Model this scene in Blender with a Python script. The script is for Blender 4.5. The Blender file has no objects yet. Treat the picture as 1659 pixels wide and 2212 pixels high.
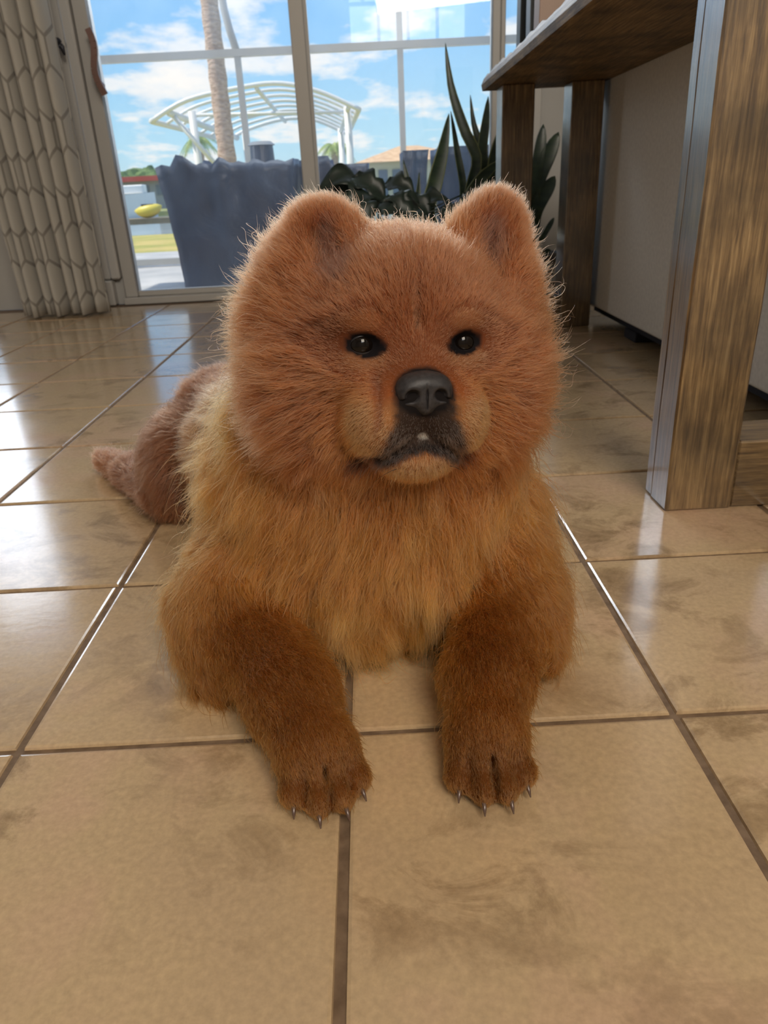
import bpy, bmesh, math, random
import numpy as np
from mathutils import Vector, Matrix, kdtree

random.seed(7)
rng = np.random.default_rng(7)
SC = bpy.context.scene
COL = SC.collection

# ------------------------------------------------------------------ camera
W, H = 1659, 2212
FPX, PITCH, YAW, ROLL, CAMH = 1558.11, 0.421099, 0.0041686, -0.0516484, 0.495927
_cp, _sp, _cy, _sy = math.cos(PITCH), math.sin(PITCH), math.cos(YAW), math.sin(YAW)
FWD = Vector((_sy * _cp, _cy * _cp, -_sp))
_r0 = Vector((_cy, -_sy, 0)); _u0 = _r0.cross(FWD)
RGT = _r0 * math.cos(ROLL) + _u0 * math.sin(ROLL)
UPV = -_r0 * math.sin(ROLL) + _u0 * math.cos(ROLL)
CAM = Vector((0, 0, CAMH))
cd = bpy.data.cameras.new('camera'); cam = bpy.data.objects.new('camera', cd); COL.objects.link(cam)
cd.sensor_fit = 'VERTICAL'; cd.sensor_height = 24.0; cd.lens = FPX * 24.0 / H
cd.dof.use_dof = True; cd.dof.focus_distance = .62; cd.dof.aperture_fstop = 9.0
cd.clip_start = 0.02; cd.clip_end = 500
m = Matrix((RGT, UPV, -FWD)).transposed().to_4x4(); m.translation = CAM
cam.matrix_world = m
SC.camera = cam

def at(u, v, Y):
    """world point where the sight line through photo pixel (u, v) meets the plane y = Y"""
    d = RGT * ((u - W / 2) / FPX) - UPV * ((v - H / 2) / FPX) + FWD
    return CAM + d * (Y / d.y)

# ------------------------------------------------------------------ exposure, sky, sun, lights
vs = SC.view_settings
vs.view_transform = 'Standard'; vs.look = 'None'; vs.gamma = 1; vs.exposure = 0.0
try: vs.use_curve_mapping = False
except Exception: pass
cy = SC.cycles
cy.max_bounces = 10; cy.diffuse_bounces = 4; cy.glossy_bounces = 4; cy.transmission_bounces = 6; cy.transparent_max_bounces = 12
cy.sample_clamp_indirect = 6.0; cy.caustics_reflective = False; cy.caustics_refractive = False
cy.use_denoising = True; cy.use_adaptive_sampling = True; cy.adaptive_threshold = .015

world = bpy.data.worlds.new('sky'); SC.world = world; world.use_nodes = True
wt = world.node_tree; wt.nodes.clear()
def N(nt, kind, **kw):
    n = nt.nodes.new(kind)
    for k, v in kw.items(): setattr(n, k, v)
    return n
def ramp(nt, stops, interp='LINEAR'):
    r = N(nt, 'ShaderNodeValToRGB'); r.color_ramp.interpolation = interp
    while len(r.color_ramp.elements) > 1: r.color_ramp.elements.remove(r.color_ramp.elements[-1])
    r.color_ramp.elements[0].position = stops[0][0]; r.color_ramp.elements[0].color = (*stops[0][1], 1)
    for p, c in stops[1:]:
        e = r.color_ramp.elements.new(p); e.color = (*c, 1)
    return r
L = wt.links.new
tc = N(wt, 'ShaderNodeTexCoord'); sx = N(wt, 'ShaderNodeSeparateXYZ'); L(tc.outputs['Generated'], sx.inputs[0])
sky = ramp(wt, [(0.0, (.62, .80, .84)), (.06, (.47, .76, .92)), (.16, (.28, .59, .93)), (.3, (.18, .43, .84)), (1, (.10, .28, .66))])
L(sx.outputs['Z'], sky.inputs[0])
# clouds: noise on a flat layer overhead (direction / height)
addz = N(wt, 'ShaderNodeMath', operation='ADD'); addz.inputs[1].default_value = .16; L(sx.outputs['Z'], addz.inputs[0])
mxz = N(wt, 'ShaderNodeMath', operation='MAXIMUM'); mxz.inputs[1].default_value = .05; L(addz.outputs[0], mxz.inputs[0])
dv = N(wt, 'ShaderNodeVectorMath', operation='DIVIDE'); cb = N(wt, 'ShaderNodeCombineXYZ')
for i in range(3): L(mxz.outputs[0], cb.inputs[i])
L(tc.outputs['Generated'], dv.inputs[0]); L(cb.outputs[0], dv.inputs[1])
mp = N(wt, 'ShaderNodeMapping'); mp.inputs['Scale'].default_value = (1.5, 1.0, 4.2); mp.inputs['Location'].default_value = (.2, 2.2, .7)
L(dv.outputs[0], mp.inputs[0])
nz = N(wt, 'ShaderNodeTexNoise'); nz.inputs['Scale'].default_value = 1.9; nz.inputs['Detail'].default_value = 9; nz.inputs['Roughness'].default_value = .55
L(mp.outputs[0], nz.inputs['Vector'])
cr = ramp(wt, [(.50, (0, 0, 0)), (.60, (.75, .75, .75)), (.72, (1, 1, 1))]); L(nz.outputs['Fac'], cr.inputs[0])
mixc = N(wt, 'ShaderNodeMixRGB'); L(cr.outputs[0], mixc.inputs[0]); L(sky.outputs[0], mixc.inputs[1]); mixc.inputs[2].default_value = (1.0, .97, .92, 1)
bg = N(wt, 'ShaderNodeBackground'); bg.inputs['Strength'].default_value = 1.12; L(mixc.outputs[0], bg.inputs[0])
wo = N(wt, 'ShaderNodeOutputWorld'); L(bg.outputs[0], wo.inputs[0])

def lamp(name, kind, loc, target, power, color, size=None, size_y=None, angle=None):
    l = bpy.data.lights.new(name, kind); o = bpy.data.objects.new(name, l); COL.objects.link(o)
    o.location = loc; o.rotation_euler = (Vector(target) - Vector(loc)).to_track_quat('-Z', 'Y').to_euler()
    l.energy = power; l.color = color
    if size: l.shape = 'RECTANGLE'; l.size = size; l.size_y = size_y or size
    if angle is not None: l.angle = angle
    return o
lamp('sun', 'SUN', (0, 0, 20), (8, 1, 6), 4.6, (1, .93, .82), angle=.01)
# daylight arriving through the arched window high behind the camera, and through the glass door
lamp('back_window_daylight', 'AREA', (.68, -3.16, 2.75), (.68, 0, 2.5), 17, (.92, .96, 1), 1.5, 1.1)
lamp('door_daylight', 'AREA', (-.2, 4.35, 2.05), (-.05, .8, .3), 72, (.80, .90, 1), 2.0, 1.0)
lamp('side_window_daylight', 'AREA', (-2.65, 4.32, 1.35), (.7, 1.8, .45), 27, (.86, .92, 1), 1.2, 1.5)
# warm fill light added high behind the camera, no fixture there
lamp('warm_fill_light', 'AREA', (.9, -2.2, 3.1), (0, .7, .1), 120, (1, .88, .73), 1.6, 1.6)

# ------------------------------------------------------------------ helpers
def tag(o, label=None, cat=None, group=None, kind=None):
    if label: o['label'] = label
    if cat: o['category'] = cat
    if group: o['group'] = group
    if kind: o['kind'] = kind
    return o
def empty(name, loc=(0, 0, 0), **kw):
    o = bpy.data.objects.new(name, None); COL.objects.link(o); o.location = loc; o.empty_display_size = .1
    return tag(o, **kw)
def link(name, me, parent=None, mat=None, smooth=False):
    o = bpy.data.objects.new(name, me); COL.objects.link(o)
    if mat and not me.materials: me.materials.append(mat)
    if smooth: me.shade_smooth()
    if parent is not None:
        o.parent = parent
        o.location = (0, 0, 0)
        if parent.type == 'EMPTY' and parent.parent is None:
            o.matrix_parent_inverse = Matrix.Translation(-Vector(parent.location))
    return o
def bm_done(bm, name, mat, parent=None, smooth=False):
    me = bpy.data.meshes.new(name); bm.normal_update(); bm.to_mesh(me); bm.free()
    return link(name, me, parent, mat, smooth)
def add_box(bm, lo, hi, bevel=0, seg=1):
    r = bmesh.ops.create_cube(bm, size=1)
    vs_ = r['verts']; lo = Vector(lo); hi = Vector(hi)
    for v in vs_: v.co = Vector(((lo[i] + hi[i]) / 2 + v.co[i] * (hi[i] - lo[i]) for i in range(3)))
    if bevel:
        es = list({e for v in vs_ for e in v.link_edges})
        bmesh.ops.bevel(bm, geom=es, offset=bevel, segments=seg, profile=.5, affect='EDGES')
    return vs_
def box(name, lo, hi, mat, parent=None, bevel=0, seg=1, smooth=False):
    bm = bmesh.new(); add_box(bm, lo, hi, bevel, seg); return bm_done(bm, name, mat, parent, smooth)
def add_tube(bm, pts, rad, n=8, caps=True):
    pts = [Vector(p) for p in pts]
    rads = rad if isinstance(rad, (list, tuple)) else [rad] * len(pts)
    rings = []; prev = None
    for i, p in enumerate(pts):
        t = (pts[min(i + 1, len(pts) - 1)] - pts[max(i - 1, 0)]).normalized()
        if prev is None:
            a = t.cross(Vector((0, 0, 1)));
            if a.length < .05: a = t.cross(Vector((1, 0, 0)))
            a.normalize()
        else: a = (prev - t * prev.dot(t)).normalized()
        prev = a; b = t.cross(a)
        rings.append([bm.verts.new(p + (a * math.cos(2 * math.pi * k / n) + b * math.sin(2 * math.pi * k / n)) * rads[i]) for k in range(n)])
    for r0, r1 in zip(rings, rings[1:]):
        for k in range(n): bm.faces.new((r0[k], r0[(k + 1) % n], r1[(k + 1) % n], r1[k]))
    if caps:
        bm.faces.new(rings[0][::-1]); bm.faces.new(rings[-1])
def tube(name, pts, rad, mat, parent=None, n=8):
    bm = bmesh.new(); add_tube(bm, pts, rad, n); return bm_done(bm, name, mat, parent, True)
def add_bar(bm, a, b, w, t, side=None):
    """rectangular bar from a to b: width w along side, thickness t across"""
    a = Vector(a); b = Vector(b); d = (b - a).normalized()
    s = Vector(side) if side else d.cross(Vector((0, 0, 1)))
    if s.length < .05: s = Vector((1, 0, 0))
    s = (s - d * s.dot(d)).normalized(); q = d.cross(s)
    vs_ = [bm.verts.new(p + s * (i * w / 2) + q * (j * t / 2)) for p in (a, b) for i, j in ((-1, -1), (1, -1), (1, 1), (-1, 1))]
    for f in ((0, 3, 2, 1), (4, 5, 6, 7), (0, 1, 5, 4), (1, 2, 6, 5), (2, 3, 7, 6), (3, 0, 4, 7)): bm.faces.new([vs_[k] for k in f])
def bar(name, a, b, w, t, mat, parent=None, side=None):
    bm = bmesh.new(); add_bar(bm, a, b, w, t, side); bmesh.ops.recalc_face_normals(bm, faces=bm.faces); return bm_done(bm, name, mat, parent)
def bumpy(bm, amp, scale, seed=0):
    from mathutils import noise
    for v in bm.verts:
        v.co += noise.noise_vector(v.co * scale + Vector((seed, seed * 1.7, 0))) * amp

# ------------------------------------------------------------------ materials
def mat(name, color=(.5, .5, .5), rough=.5, metal=0, spec=.5, coat=0, sheen=0):
    m_ = bpy.data.materials.new(name); m_.use_nodes = True
    b = m_.node_tree.nodes['Principled BSDF']
    b.inputs['Base Color'].default_value = (*color, 1); b.inputs['Roughness'].default_value = rough
    b.inputs['Metallic'].default_value = metal; b.inputs['Specular IOR Level'].default_value = spec
    b.inputs['Coat Weight'].default_value = coat; b.inputs['Sheen Weight'].default_value = sheen
    return m_
def nodes(m_): return m_.node_tree, m_.node_tree.nodes['Principled BSDF'], m_.node_tree.links.new
def noise_color(m_, c1, c2, scale=5, detail=6, lo=.35, hi=.65, stretch=(1, 1, 1), bump=0, bdist=.01, rough=None, coord='Object'):
    nt, b, l = nodes(m_)
    tc_ = N(nt, 'ShaderNodeTexCoord'); mp_ = N(nt, 'ShaderNodeMapping'); mp_.inputs['Scale'].default_value = stretch
    l(tc_.outputs[coord], mp_.inputs[0])
    nz_ = N(nt, 'ShaderNodeTexNoise'); nz_.inputs['Scale'].default_value = scale; nz_.inputs['Detail'].default_value = detail
    l(mp_.outputs[0], nz_.inputs['Vector'])
    r = ramp(nt, [(lo, c1), (hi, c2)]); l(nz_.outputs['Fac'], r.inputs[0]); l(r.outputs[0], b.inputs['Base Color'])
    if bump:
        bp = N(nt, 'ShaderNodeBump'); bp.inputs['Strength'].default_value = bump; bp.inputs['Distance'].default_value = bdist
        l(nz_.outputs['Fac'], bp.inputs['Height']); l(bp.outputs[0], b.inputs['Normal'])
    return m_

M_frame = mat('door_frame_paint', (.46, .445, .42), .45)
M_trim = mat('white_trim_paint', (.50, .485, .46), .5)
M_wall = noise_color(mat('wall_paint', rough=.7), (.42, .41, .39), (.46, .45, .43), 3)
M_ceil = mat('ceiling_paint', (.7, .68, .64), .8)
M_grout = noise_color(mat('brown_grout', rough=.85), (.12, .075, .042), (.19, .125, .075), 60, bump=.3, bdist=.002)

# glass: clear with a thin film of dust
def make_glass():
    m_ = bpy.data.materials.new('window_glass'); m_.use_nodes = True; nt = m_.node_tree; nt.nodes.clear(); l = nt.links.new
    o = N(nt, 'ShaderNodeOutputMaterial'); tr = N(nt, 'ShaderNodeBsdfTransparent'); gl = N(nt, 'ShaderNodeBsdfGlossy'); gl.inputs['Roughness'].default_value = .0
    fr = N(nt, 'ShaderNodeFresnel'); fr.inputs['IOR'].default_value = 1.5
    mx = N(nt, 'ShaderNodeMixShader'); l(fr.outputs[0], mx.inputs[0]); l(tr.outputs[0], mx.inputs[1]); l(gl.outputs[0], mx.inputs[2])
    du = N(nt, 'ShaderNodeBsdfTranslucent'); du.inputs[0].default_value = (.80, .88, 1, 1)
    tc_ = N(nt, 'ShaderNodeTexCoord'); nz_ = N(nt, 'ShaderNodeTexNoise'); nz_.inputs['Scale'].default_value = 5; nz_.inputs['Detail'].default_value = 6
    l(tc_.outputs['Object'], nz_.inputs['Vector'])
    r = ramp(nt, [(.35, (.03,) * 3), (.75, (.09,) * 3)]); l(nz_.outputs['Fac'], r.inputs[0])
    m2 = N(nt, 'ShaderNodeMixShader'); l(r.outputs[0], m2.inputs[0]); l(mx.outputs[0], m2.inputs[1]); l(du.outputs[0], m2.inputs[2])
    l(m2.outputs[0], o.inputs[0])
    return m_
M_glass = make_glass()

def make_tile():
    m_ = mat('beige_stone_tile', (.5, .36, .22), .3, spec=.9); nt, b, l = nodes(m_)
    tc_ = N(nt, 'ShaderNodeTexCoord'); oi = N(nt, 'ShaderNodeObjectInfo')
    geo = N(nt, 'ShaderNodeNewGeometry')
    ad = N(nt, 'ShaderNodeVectorMath', operation='MULTIPLY_ADD'); cbx = N(nt, 'ShaderNodeCombineXYZ')
    for i in range(3): l(oi.outputs['Random'], cbx.inputs[i])
    l(cbx.outputs[0], ad.inputs[0]); ad.inputs[1].default_value = (37, 53, 71); l(tc_.outputs['Object'], ad.inputs[2])
    def nse(scale, detail, rough=.6, stretch=(1, 1, 1), dist=0):
        mp_ = N(nt, 'ShaderNodeMapping'); mp_.inputs['Scale'].default_value = stretch; l(ad.outputs[0], mp_.inputs[0])
        n_ = N(nt, 'ShaderNodeTexNoise'); n_.inputs['Scale'].default_value = scale; n_.inputs['Detail'].default_value = detail
        n_.inputs['Roughness'].default_value = rough; n_.inputs['Distortion'].default_value = dist; l(mp_.outputs[0], n_.inputs['Vector']); return n_
    n1 = nse(4.5, 5); r1 = ramp(nt, [(.32, (.47, .335, .20)), (.5, (.50, .36, .205)), (.68, (.53, .355, .225))]); l(n1.outputs['Fac'], r1.inputs[0])
    n2 = nse(9, 9, .68, (1, 1.3, 1), .6); r2 = ramp(nt, [(.50, (0, 0, 0)), (.58, (.55,) * 3), (.70, (1,) * 3)]); l(n2.outputs['Fac'], r2.inputs[0])
    n3 = nse(2.2, 3); r3 = ramp(nt, [(.40, (0, 0, 0)), (.55, (1, 1, 1))]); l(n3.outputs['Fac'], r3.inputs[0])
    mm = N(nt, 'ShaderNodeMath', operation='MULTIPLY'); l(r2.outputs[0], mm.inputs[0]); l(r3.outputs[0], mm.inputs[1])
    mx = N(nt, 'ShaderNodeMixRGB'); l(mm.outputs[0], mx.inputs[0]); l(r1.outputs[0], mx.inputs[1]); mx.inputs[2].default_value = (.235, .15, .075, 1)
    n4 = nse(160, 3); mx2 = N(nt, 'ShaderNodeMixRGB', blend_type='OVERLAY'); mx2.inputs[0].default_value = .25
    l(mx.outputs[0], mx2.inputs[1]); l(n4.outputs['Fac'], mx2.inputs[2]); l(mx2.outputs[0], b.inputs['Base Color'])
    n5 = nse(28, 5, .6, (1, 2.2, 1)); bp = N(nt, 'ShaderNodeBump'); bp.inputs['Strength'].default_value = .10; bp.inputs['Distance'].default_value = .002
    l(n5.outputs['Fac'], bp.inputs['Height'])
    l(bp.outputs[0], b.inputs['Normal'])
    r5 = ramp(nt, [(.3, (.13,) * 3), (.7, (.24,) * 3)]); l(n2.outputs['Fac'], r5.inputs[0]); l(r5.outputs[0], b.inputs['Roughness'])
    return m_
M_tile = make_tile()
b_ = M_tile.node_tree.nodes['Principled BSDF']; b_.inputs['Coat Weight'].default_value = .4; b_.inputs['Coat Roughness'].default_value = .12; b_.inputs['Coat IOR'].default_value = 1.6

def make_wood():
    m_ = mat('stained_wood', (.3, .18, .08), .34, spec=.7, coat=.85); nt, b, l = nodes(m_)
    tc_ = N(nt, 'ShaderNodeTexCoord'); mp_ = N(nt, 'ShaderNodeMapping'); mp_.inputs['Scale'].default_value = (1, 1, .05); l(tc_.outputs['Object'], mp_.inputs[0])
    n1 = N(nt, 'ShaderNodeTexNoise'); n1.inputs['Scale'].default_value = 190; n1.inputs['Detail'].default_value = 8; n1.inputs['Roughness'].default_value = .65; n1.inputs['Distortion'].default_value = .35; l(mp_.outputs[0], n1.inputs['Vector'])
    b.inputs['Coat Roughness'].default_value = .17
    r1 = ramp(nt, [(.30, (.045, .026, .013)), (.45, (.15, .092, .040)), (.58, (.25, .162, .072)), (.72, (.38, .265, .13))]); l(n1.outputs['Fac'], r1.inputs[0])
    n2 = N(nt, 'ShaderNodeTexNoise'); n2.inputs['Scale'].default_value = 9; n2.inputs['Detail'].default_value = 7; l(tc_.outputs['Object'], n2.inputs['Vector'])
    r2 = ramp(nt, [(.35, (.52,) * 3), (.62, (1.15,) * 3)]); l(n2.outputs['Fac'], r2.inputs[0])
    mx = N(nt, 'ShaderNodeMixRGB', blend_type='MULTIPLY'); mx.inputs[0].default_value = 1; l(r1.outputs[0], mx.inputs[1]); l(r2.outputs[0], mx.inputs[2]); l(mx.outputs[0], b.inputs['Base Color'])
    bp = N(nt, 'ShaderNodeBump'); bp.inputs['Strength'].default_value = .5; bp.inputs['Distance'].default_value = .002; l(n1.outputs['Fac'], bp.inputs['Height']); l(bp.outputs[0], b.inputs['Normal'])
    return m_
M_wood = make_wood()
M_wood.node_tree.nodes['Principled BSDF'].inputs['Coat IOR'].default_value = 1.9
M_wood_top = make_wood(); b_ = M_wood_top.node_tree.nodes['Principled BSDF']; b_.inputs['Coat Weight'].default_value = 0; b_.inputs['Roughness'].default_value = .6; b_.inputs['Specular IOR Level'].default_value = .3

# ------------------------------------------------------------------ SETTING
TS, X0, Y0 = .33, -.046, .571      # tile pitch and joint offsets
floor = box('floor', (-3.4, -3.1, -.06), (2.6, 4.02, -.0035), M_grout); tag(floor, kind='structure')
bm = bmesh.new(); vs_ = add_box(bm, (-.1612, -.1612, -.006), (.1612, .1612, 0))
es = [e for e in bm.edges if all(abs(v.co.z) < 1e-4 for v in e.verts)]
bmesh.ops.bevel(bm, geom=es, offset=.0035, segments=2, profile=.6, affect='EDGES')
tile_me = bpy.data.meshes.new('tile'); bm.to_mesh(tile_me); bm.free(); tile_me.materials.append(M_tile)
ntile = 0
for j in range(-2, 11):
    for i in range(-7, 8):
        cx, cyy = X0 + (i + .5) * TS, Y0 + (j + .5) * TS
        if cyy > 3.95 or cx > 2.55: continue
        o = bpy.data.objects.new('tile', tile_me); COL.objects.link(o); o.parent = floor
        o.location = (cx + random.uniform(-.0008, .0008), cyy + random.uniform(-.0008, .0008), random.uniform(-.0004, .0002))
        o.rotation_euler = (random.uniform(-.0022, .0022), random.uniform(-.0022, .0022), random.choice((0, math.pi)) ); ntile += 1
# the tiles behind the camera and far at the sides, joined
bm = bmesh.new()
for j in range(-11, 11):
    for i in range(-11, 8):
        if j >= -2 and -7 <= i < 8: continue
        cx, cyy = X0 + (i + .5) * TS, Y0 + (j + .5) * TS
        if cyy > 3.95 or cyy < -2.9 or cx > 2.5: continue
        add_box(bm, (cx - .1612, cyy - .1612, -.006), (cx + .1612, cyy + .1612, 0))
tag(bm_done(bm, 'far_tiles', M_tile, floor), kind='stuff')

DOORX0, DOORX1, YW = -1.29, .88, 4.0
def wall(name, lo, hi): return tag(box(name, lo, hi, M_wall), kind='structure')
WZ = 3.6
wall('wall_left', (-3.5, -3.1, 0), (-3.4, 4.2, WZ))
wall('wall_right', (2.6, -3.1, 0), (2.7, 4.2, WZ))
# window wall: solid pieces beside and above the openings
bm = bmesh.new()
for lo, hi in (((DOORX1, YW, 0), (2.6, 4.18, WZ)), ((-1.98, YW, 0), (DOORX0, 4.18, WZ)), ((DOORX0, YW, 2.6), (DOORX1, 4.18, WZ)),
               ((-3.4, YW, 0), (-3.25, 4.18, WZ)), ((-3.25, YW, 2.3), (-1.98, 4.18, WZ)), ((-3.25, YW, 0), (-1.98, 4.18, .10))): add_box(bm, lo, hi)
tag(bm_done(bm, 'wall_front', M_wall), kind='structure')
# back wall with an arched opening
bm = bmesh.new()
for lo, hi in (((-3.4, -3.1, 0), (-.085, -3.0, WZ)), ((1.443, -3.1, 0), (2.6, -3.0, WZ)), ((-.085, -3.1, 0), (1.443, -3.0, 2.2)), ((-.085, -3.1, 3.3), (1.443, -3.0, WZ))): add_box(bm, lo, hi)
tag(bm_done(bm, 'wall_back', M_wall), kind='structure')
tag(box('ceiling', (-3.5, -3.1, WZ), (2.7, 4.9, WZ + .1), M_ceil), kind='structure')

# arched transom window behind the camera (it mirrors in the glass door)
w2 = empty('window_2', (.679, -3.05, 2.2), kind='structure')
bm = bmesh.new()
xa, xb, zb = -.085, 1.443, 2.2
for x in (xa, .30, .679, 1.06, xb): add_box(bm, (x - .02, -3.07, zb), (x + .02, -3.03, 3.3))
for z in (zb + .02, 2.66, 3.28): add_box(bm, (xa, -3.07, z - .02), (xb, -3.03, z + .02))
for cx in (.11, .87, 1.25):
    arc = [(cx + .19 * math.cos(a), -3.05, 2.66 + .32 * math.sin(a)) for a in [math.pi * k / 14 for k in range(15)]]
    add_tube(bm, arc, .014, 6)
    for a in (math.pi / 3, 2 * math.pi / 3): add_bar(bm, (cx, -3.05, 2.66), (cx + .19 * math.cos(a), -3.05, 2.66 + .32 * math.sin(a)), .02, .02)
bm_done(bm, 'window_frame', M_trim, w2)
# tall window left of the curtain (its light lies on the floor at the left)
w1 = empty('window_1', (-2.56, YW, .1), kind='structure')
bm = bmesh.new()
for x in (-3.23, -2.56, -2.01): add_box(bm, (x - .03, YW + .03, .10), (x + .03, YW + .10, 2.3))
for z in (.13, 2.27): add_box(bm, (-3.25, YW + .03, z - .03), (-1.98, YW + .10, z + .03))
bm_done(bm, 'window_frame', M_frame, w1)
box('pane', (-3.22, YW + .06, .14), (-2.01, YW + .066, 2.27), M_glass, w1)

# sliding glass door
dr = empty('door_1', (-.2, YW, 0), kind='structure')
def dbox(name, lo, hi, m_=M_frame, bev=.004): return box(name, lo, hi, m_, dr, bev)
dbox('sill', (DOORX0, YW - .06, 0), (DOORX1, YW + .12, .035))
dbox('head_rail', (DOORX0, YW - .02, 2.52), (DOORX1, YW + .12, 2.6))
dbox('stile', (-1.285, YW - .03, .035), (-1.222, YW + .06, 2.52))
dbox('bottom_rail', (-1.222, YW - .01, .035), (.80, YW + .05, .062))
mu = dbox('mullion', (-.303, YW - .03, .035), (-.236, YW + .05, 2.52))
dbox('mullion_lip', (-.236, YW + .0, .06), (-.222, YW + .045, 2.52), M_trim, 0)
dbox('mullion', (.638, YW - .03, .035), (.676, YW + .05, 2.52))
dbox('mullion', (.679, YW - .015, .035), (.702, YW + .05, 2.52))
dbox('jamb', (.835, YW - .03, 0), (DOORX1, YW + .12, 2.6))
for xa_, xb_ in ((-1.222, -.303), (-.236, .638), (.702, .835)): dbox('pane', (xa_, YW + .01, .06), (xb_, YW + .016, 2.52), M_glass, 0)
# handle on the left stile: copper coloured pull on two posts
M_handle = mat('worn_copper_handle', (.22, .13, .11), .4, .3)
hd = link('handle', bpy.data.meshes.new('handle'), dr, M_handle); hm = bmesh.new()
ha, hb = at(190, 62, 3.9), at(224, 205, 3.9)
hp = [ha.lerp(hb, t) + Vector((.012 * math.sin(t * math.pi * 2.2), -.012 * math.sin(t * math.pi), 0)) for t in [k / 10 for k in range(11)]]
for a_, b_ in zip(hp, hp[1:]): add_bar(hm, a_, b_, .028, .014, (1, 0, 0))
bmesh.ops.recalc_face_normals(hm, faces=hm.faces); hm.to_mesh(hd.data); hm.free()
for t in (.2, .82):
    q = ha.lerp(hb, t); tube('handle_post', [q, (q.x - .012, YW - .03, q.z)], .009, M_handle, dr)
# casing left of the door with its plinth block
c1 = empty('trim_1', (-1.36, YW, 0), kind='structure')
box('casing', (-1.385, YW - .035, .13), (-1.345, YW, 2.7), M_trim, c1, .006)
box('casing', (-1.340, YW - .05, .13), (-1.292, YW, 2.7), M_trim, c1, .008)
box('plinth_block', (-1.445, YW - .06, 0), (-1.335, YW, .125), M_trim, c1, .006)
tag(box('baseboard_front', (DOORX1, YW - .02, 0), (2.6, YW, .12), M_trim), kind='structure')

# ------------------------------------------------------------------ CURTAIN
def make_curtain_mat():
    m_ = mat('lattice_cloth', (.4, .38, .33), .9, spec=.1, sheen=.1); nt, b, l = nodes(m_)
    uv = N(nt, 'ShaderNodeTexCoord')
    # elongated hexagon lattice drawn from cloth coordinates
    def vm(op, x, y=None):
        n_ = N(nt, 'ShaderNodeVectorMath', operation=op)
        for i_, q_ in enumerate((x, y)):
            if q_ is None: continue
            if isinstance(q_, tuple): n_.inputs[i_].default_value = q_
            else: l(q_, n_.inputs[i_])
        return n_.outputs['Value'] if op in ('LENGTH', 'DOT_PRODUCT') else n_.outputs[0]
    P2 = vm('MULTIPLY', uv.outputs['UV'], (12.0, 5.6, 0)); P2 = vm('ADD', P2, (10, 17.32, 0))
    S_ = (1, 1.7320508, 1); hf = (.5, .8660254, 0)
    ga = vm('SUBTRACT', vm('MODULO', P2, S_), hf); gb = vm('SUBTRACT', vm('MODULO', vm('ADD', P2, hf), S_), hf)
    lt = N(nt, 'ShaderNodeMath', operation='LESS_THAN'); l(vm('LENGTH', ga), lt.inputs[0]); l(vm('LENGTH', gb), lt.inputs[1])
    mg = N(nt, 'ShaderNodeMix', data_type='VECTOR'); l(lt.outputs[0], mg.inputs[0]); l(gb, mg.inputs[4]); l(ga, mg.inputs[5])
    ag = vm('ABSOLUTE', mg.outputs[1]); sxx = N(nt, 'ShaderNodeSeparateXYZ'); l(ag, sxx.inputs[0])
    mxm = N(nt, 'ShaderNodeMath', operation='MAXIMUM'); l(vm('DOT_PRODUCT', ag, (.5, .8660254, 0)), mxm.inputs[0]); l(sxx.outputs[0], mxm.inputs[1])
    r = ramp(nt, [(.445, (.43, .41, .37)), (.47, (.25, .235, .21))]); l(mxm.outputs[0], r.inputs[0]); l(r.outputs[0], b.inputs['Base Color'])
    return m_
M_curt = make_curtain_mat()
bm = bmesh.new(); uvl = bm.loops.layers.uv.new('UVMap')
NU, NV = 150, 40
def curt(u, v):      # u 0..1 across, v 0..1 upwards; the cloth narrows a little at the top left
    z = .012 + v * 2.45
    x = -1.70 + .42 * u - .14 * (1 - u) * v * .6
    ph = u * 2 * math.pi * 7.5 + .7 * math.sin(5 * u)
    y = 3.66 + .055 * math.sin(ph) * (1 - .25 * v) + .02 * math.sin(ph * .5 + 3 * v)
    x += .012 * math.sin(ph * 1.0 + 1.2)
    z += .02 * math.sin(ph * .5) * (1 - v) * .3
    return Vector((x, y, z))
g = [[bm.verts.new(curt(i / NU, j / NV)) for i in range(NU + 1)] for j in range(NV + 1)]
for j in range(NV):
    for i in range(NU):
        f = bm.faces.new((g[j][i], g[j][i + 1], g[j + 1][i + 1], g[j + 1][i]))
        for lp, (a_, b_) in zip(f.loops, ((i, j), (i + 1, j), (i + 1, j + 1), (i, j + 1))): lp[uvl].uv = (a_ / NU * 1.25, b_ / NV * 2.45)
cu = bm_done(bm, 'curtain', M_curt, None, True)
md = cu.modifiers.new('thick', 'SOLIDIFY'); md.thickness = .003
tag(cu, 'grey-beige pleated curtain with an outlined lattice pattern beside the glass door', 'curtain')
hk = at(122, 92, 3.90)
bmh = bmesh.new()
add_tube(bmh, [hk + Vector((0, .10, .0)), hk + Vector((0, .04, 0)), hk, hk + Vector((.02, -.01, -.02))], .007, 8)
bmesh.ops.create_icosphere(bmh, subdivisions=2, radius=.022, matrix=Matrix.Translation(hk + Vector((-.005, 0, .005))) @ Matrix.Diagonal((1.3, 1, .8, 1)))
add_tube(bmh, [hk + Vector((.0, 0, 0)), hk + Vector((.022, 0, -.02)), hk + Vector((.026, 0, -.05))], [.012, .012, .005], 8)
tag(bm_done(bmh, 'tieback_hook', mat('dark_iron', (.05, .05, .06), .4, .6), None, True), 'small dark metal tieback hook on the wall behind the curtain top', 'hook')
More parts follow.
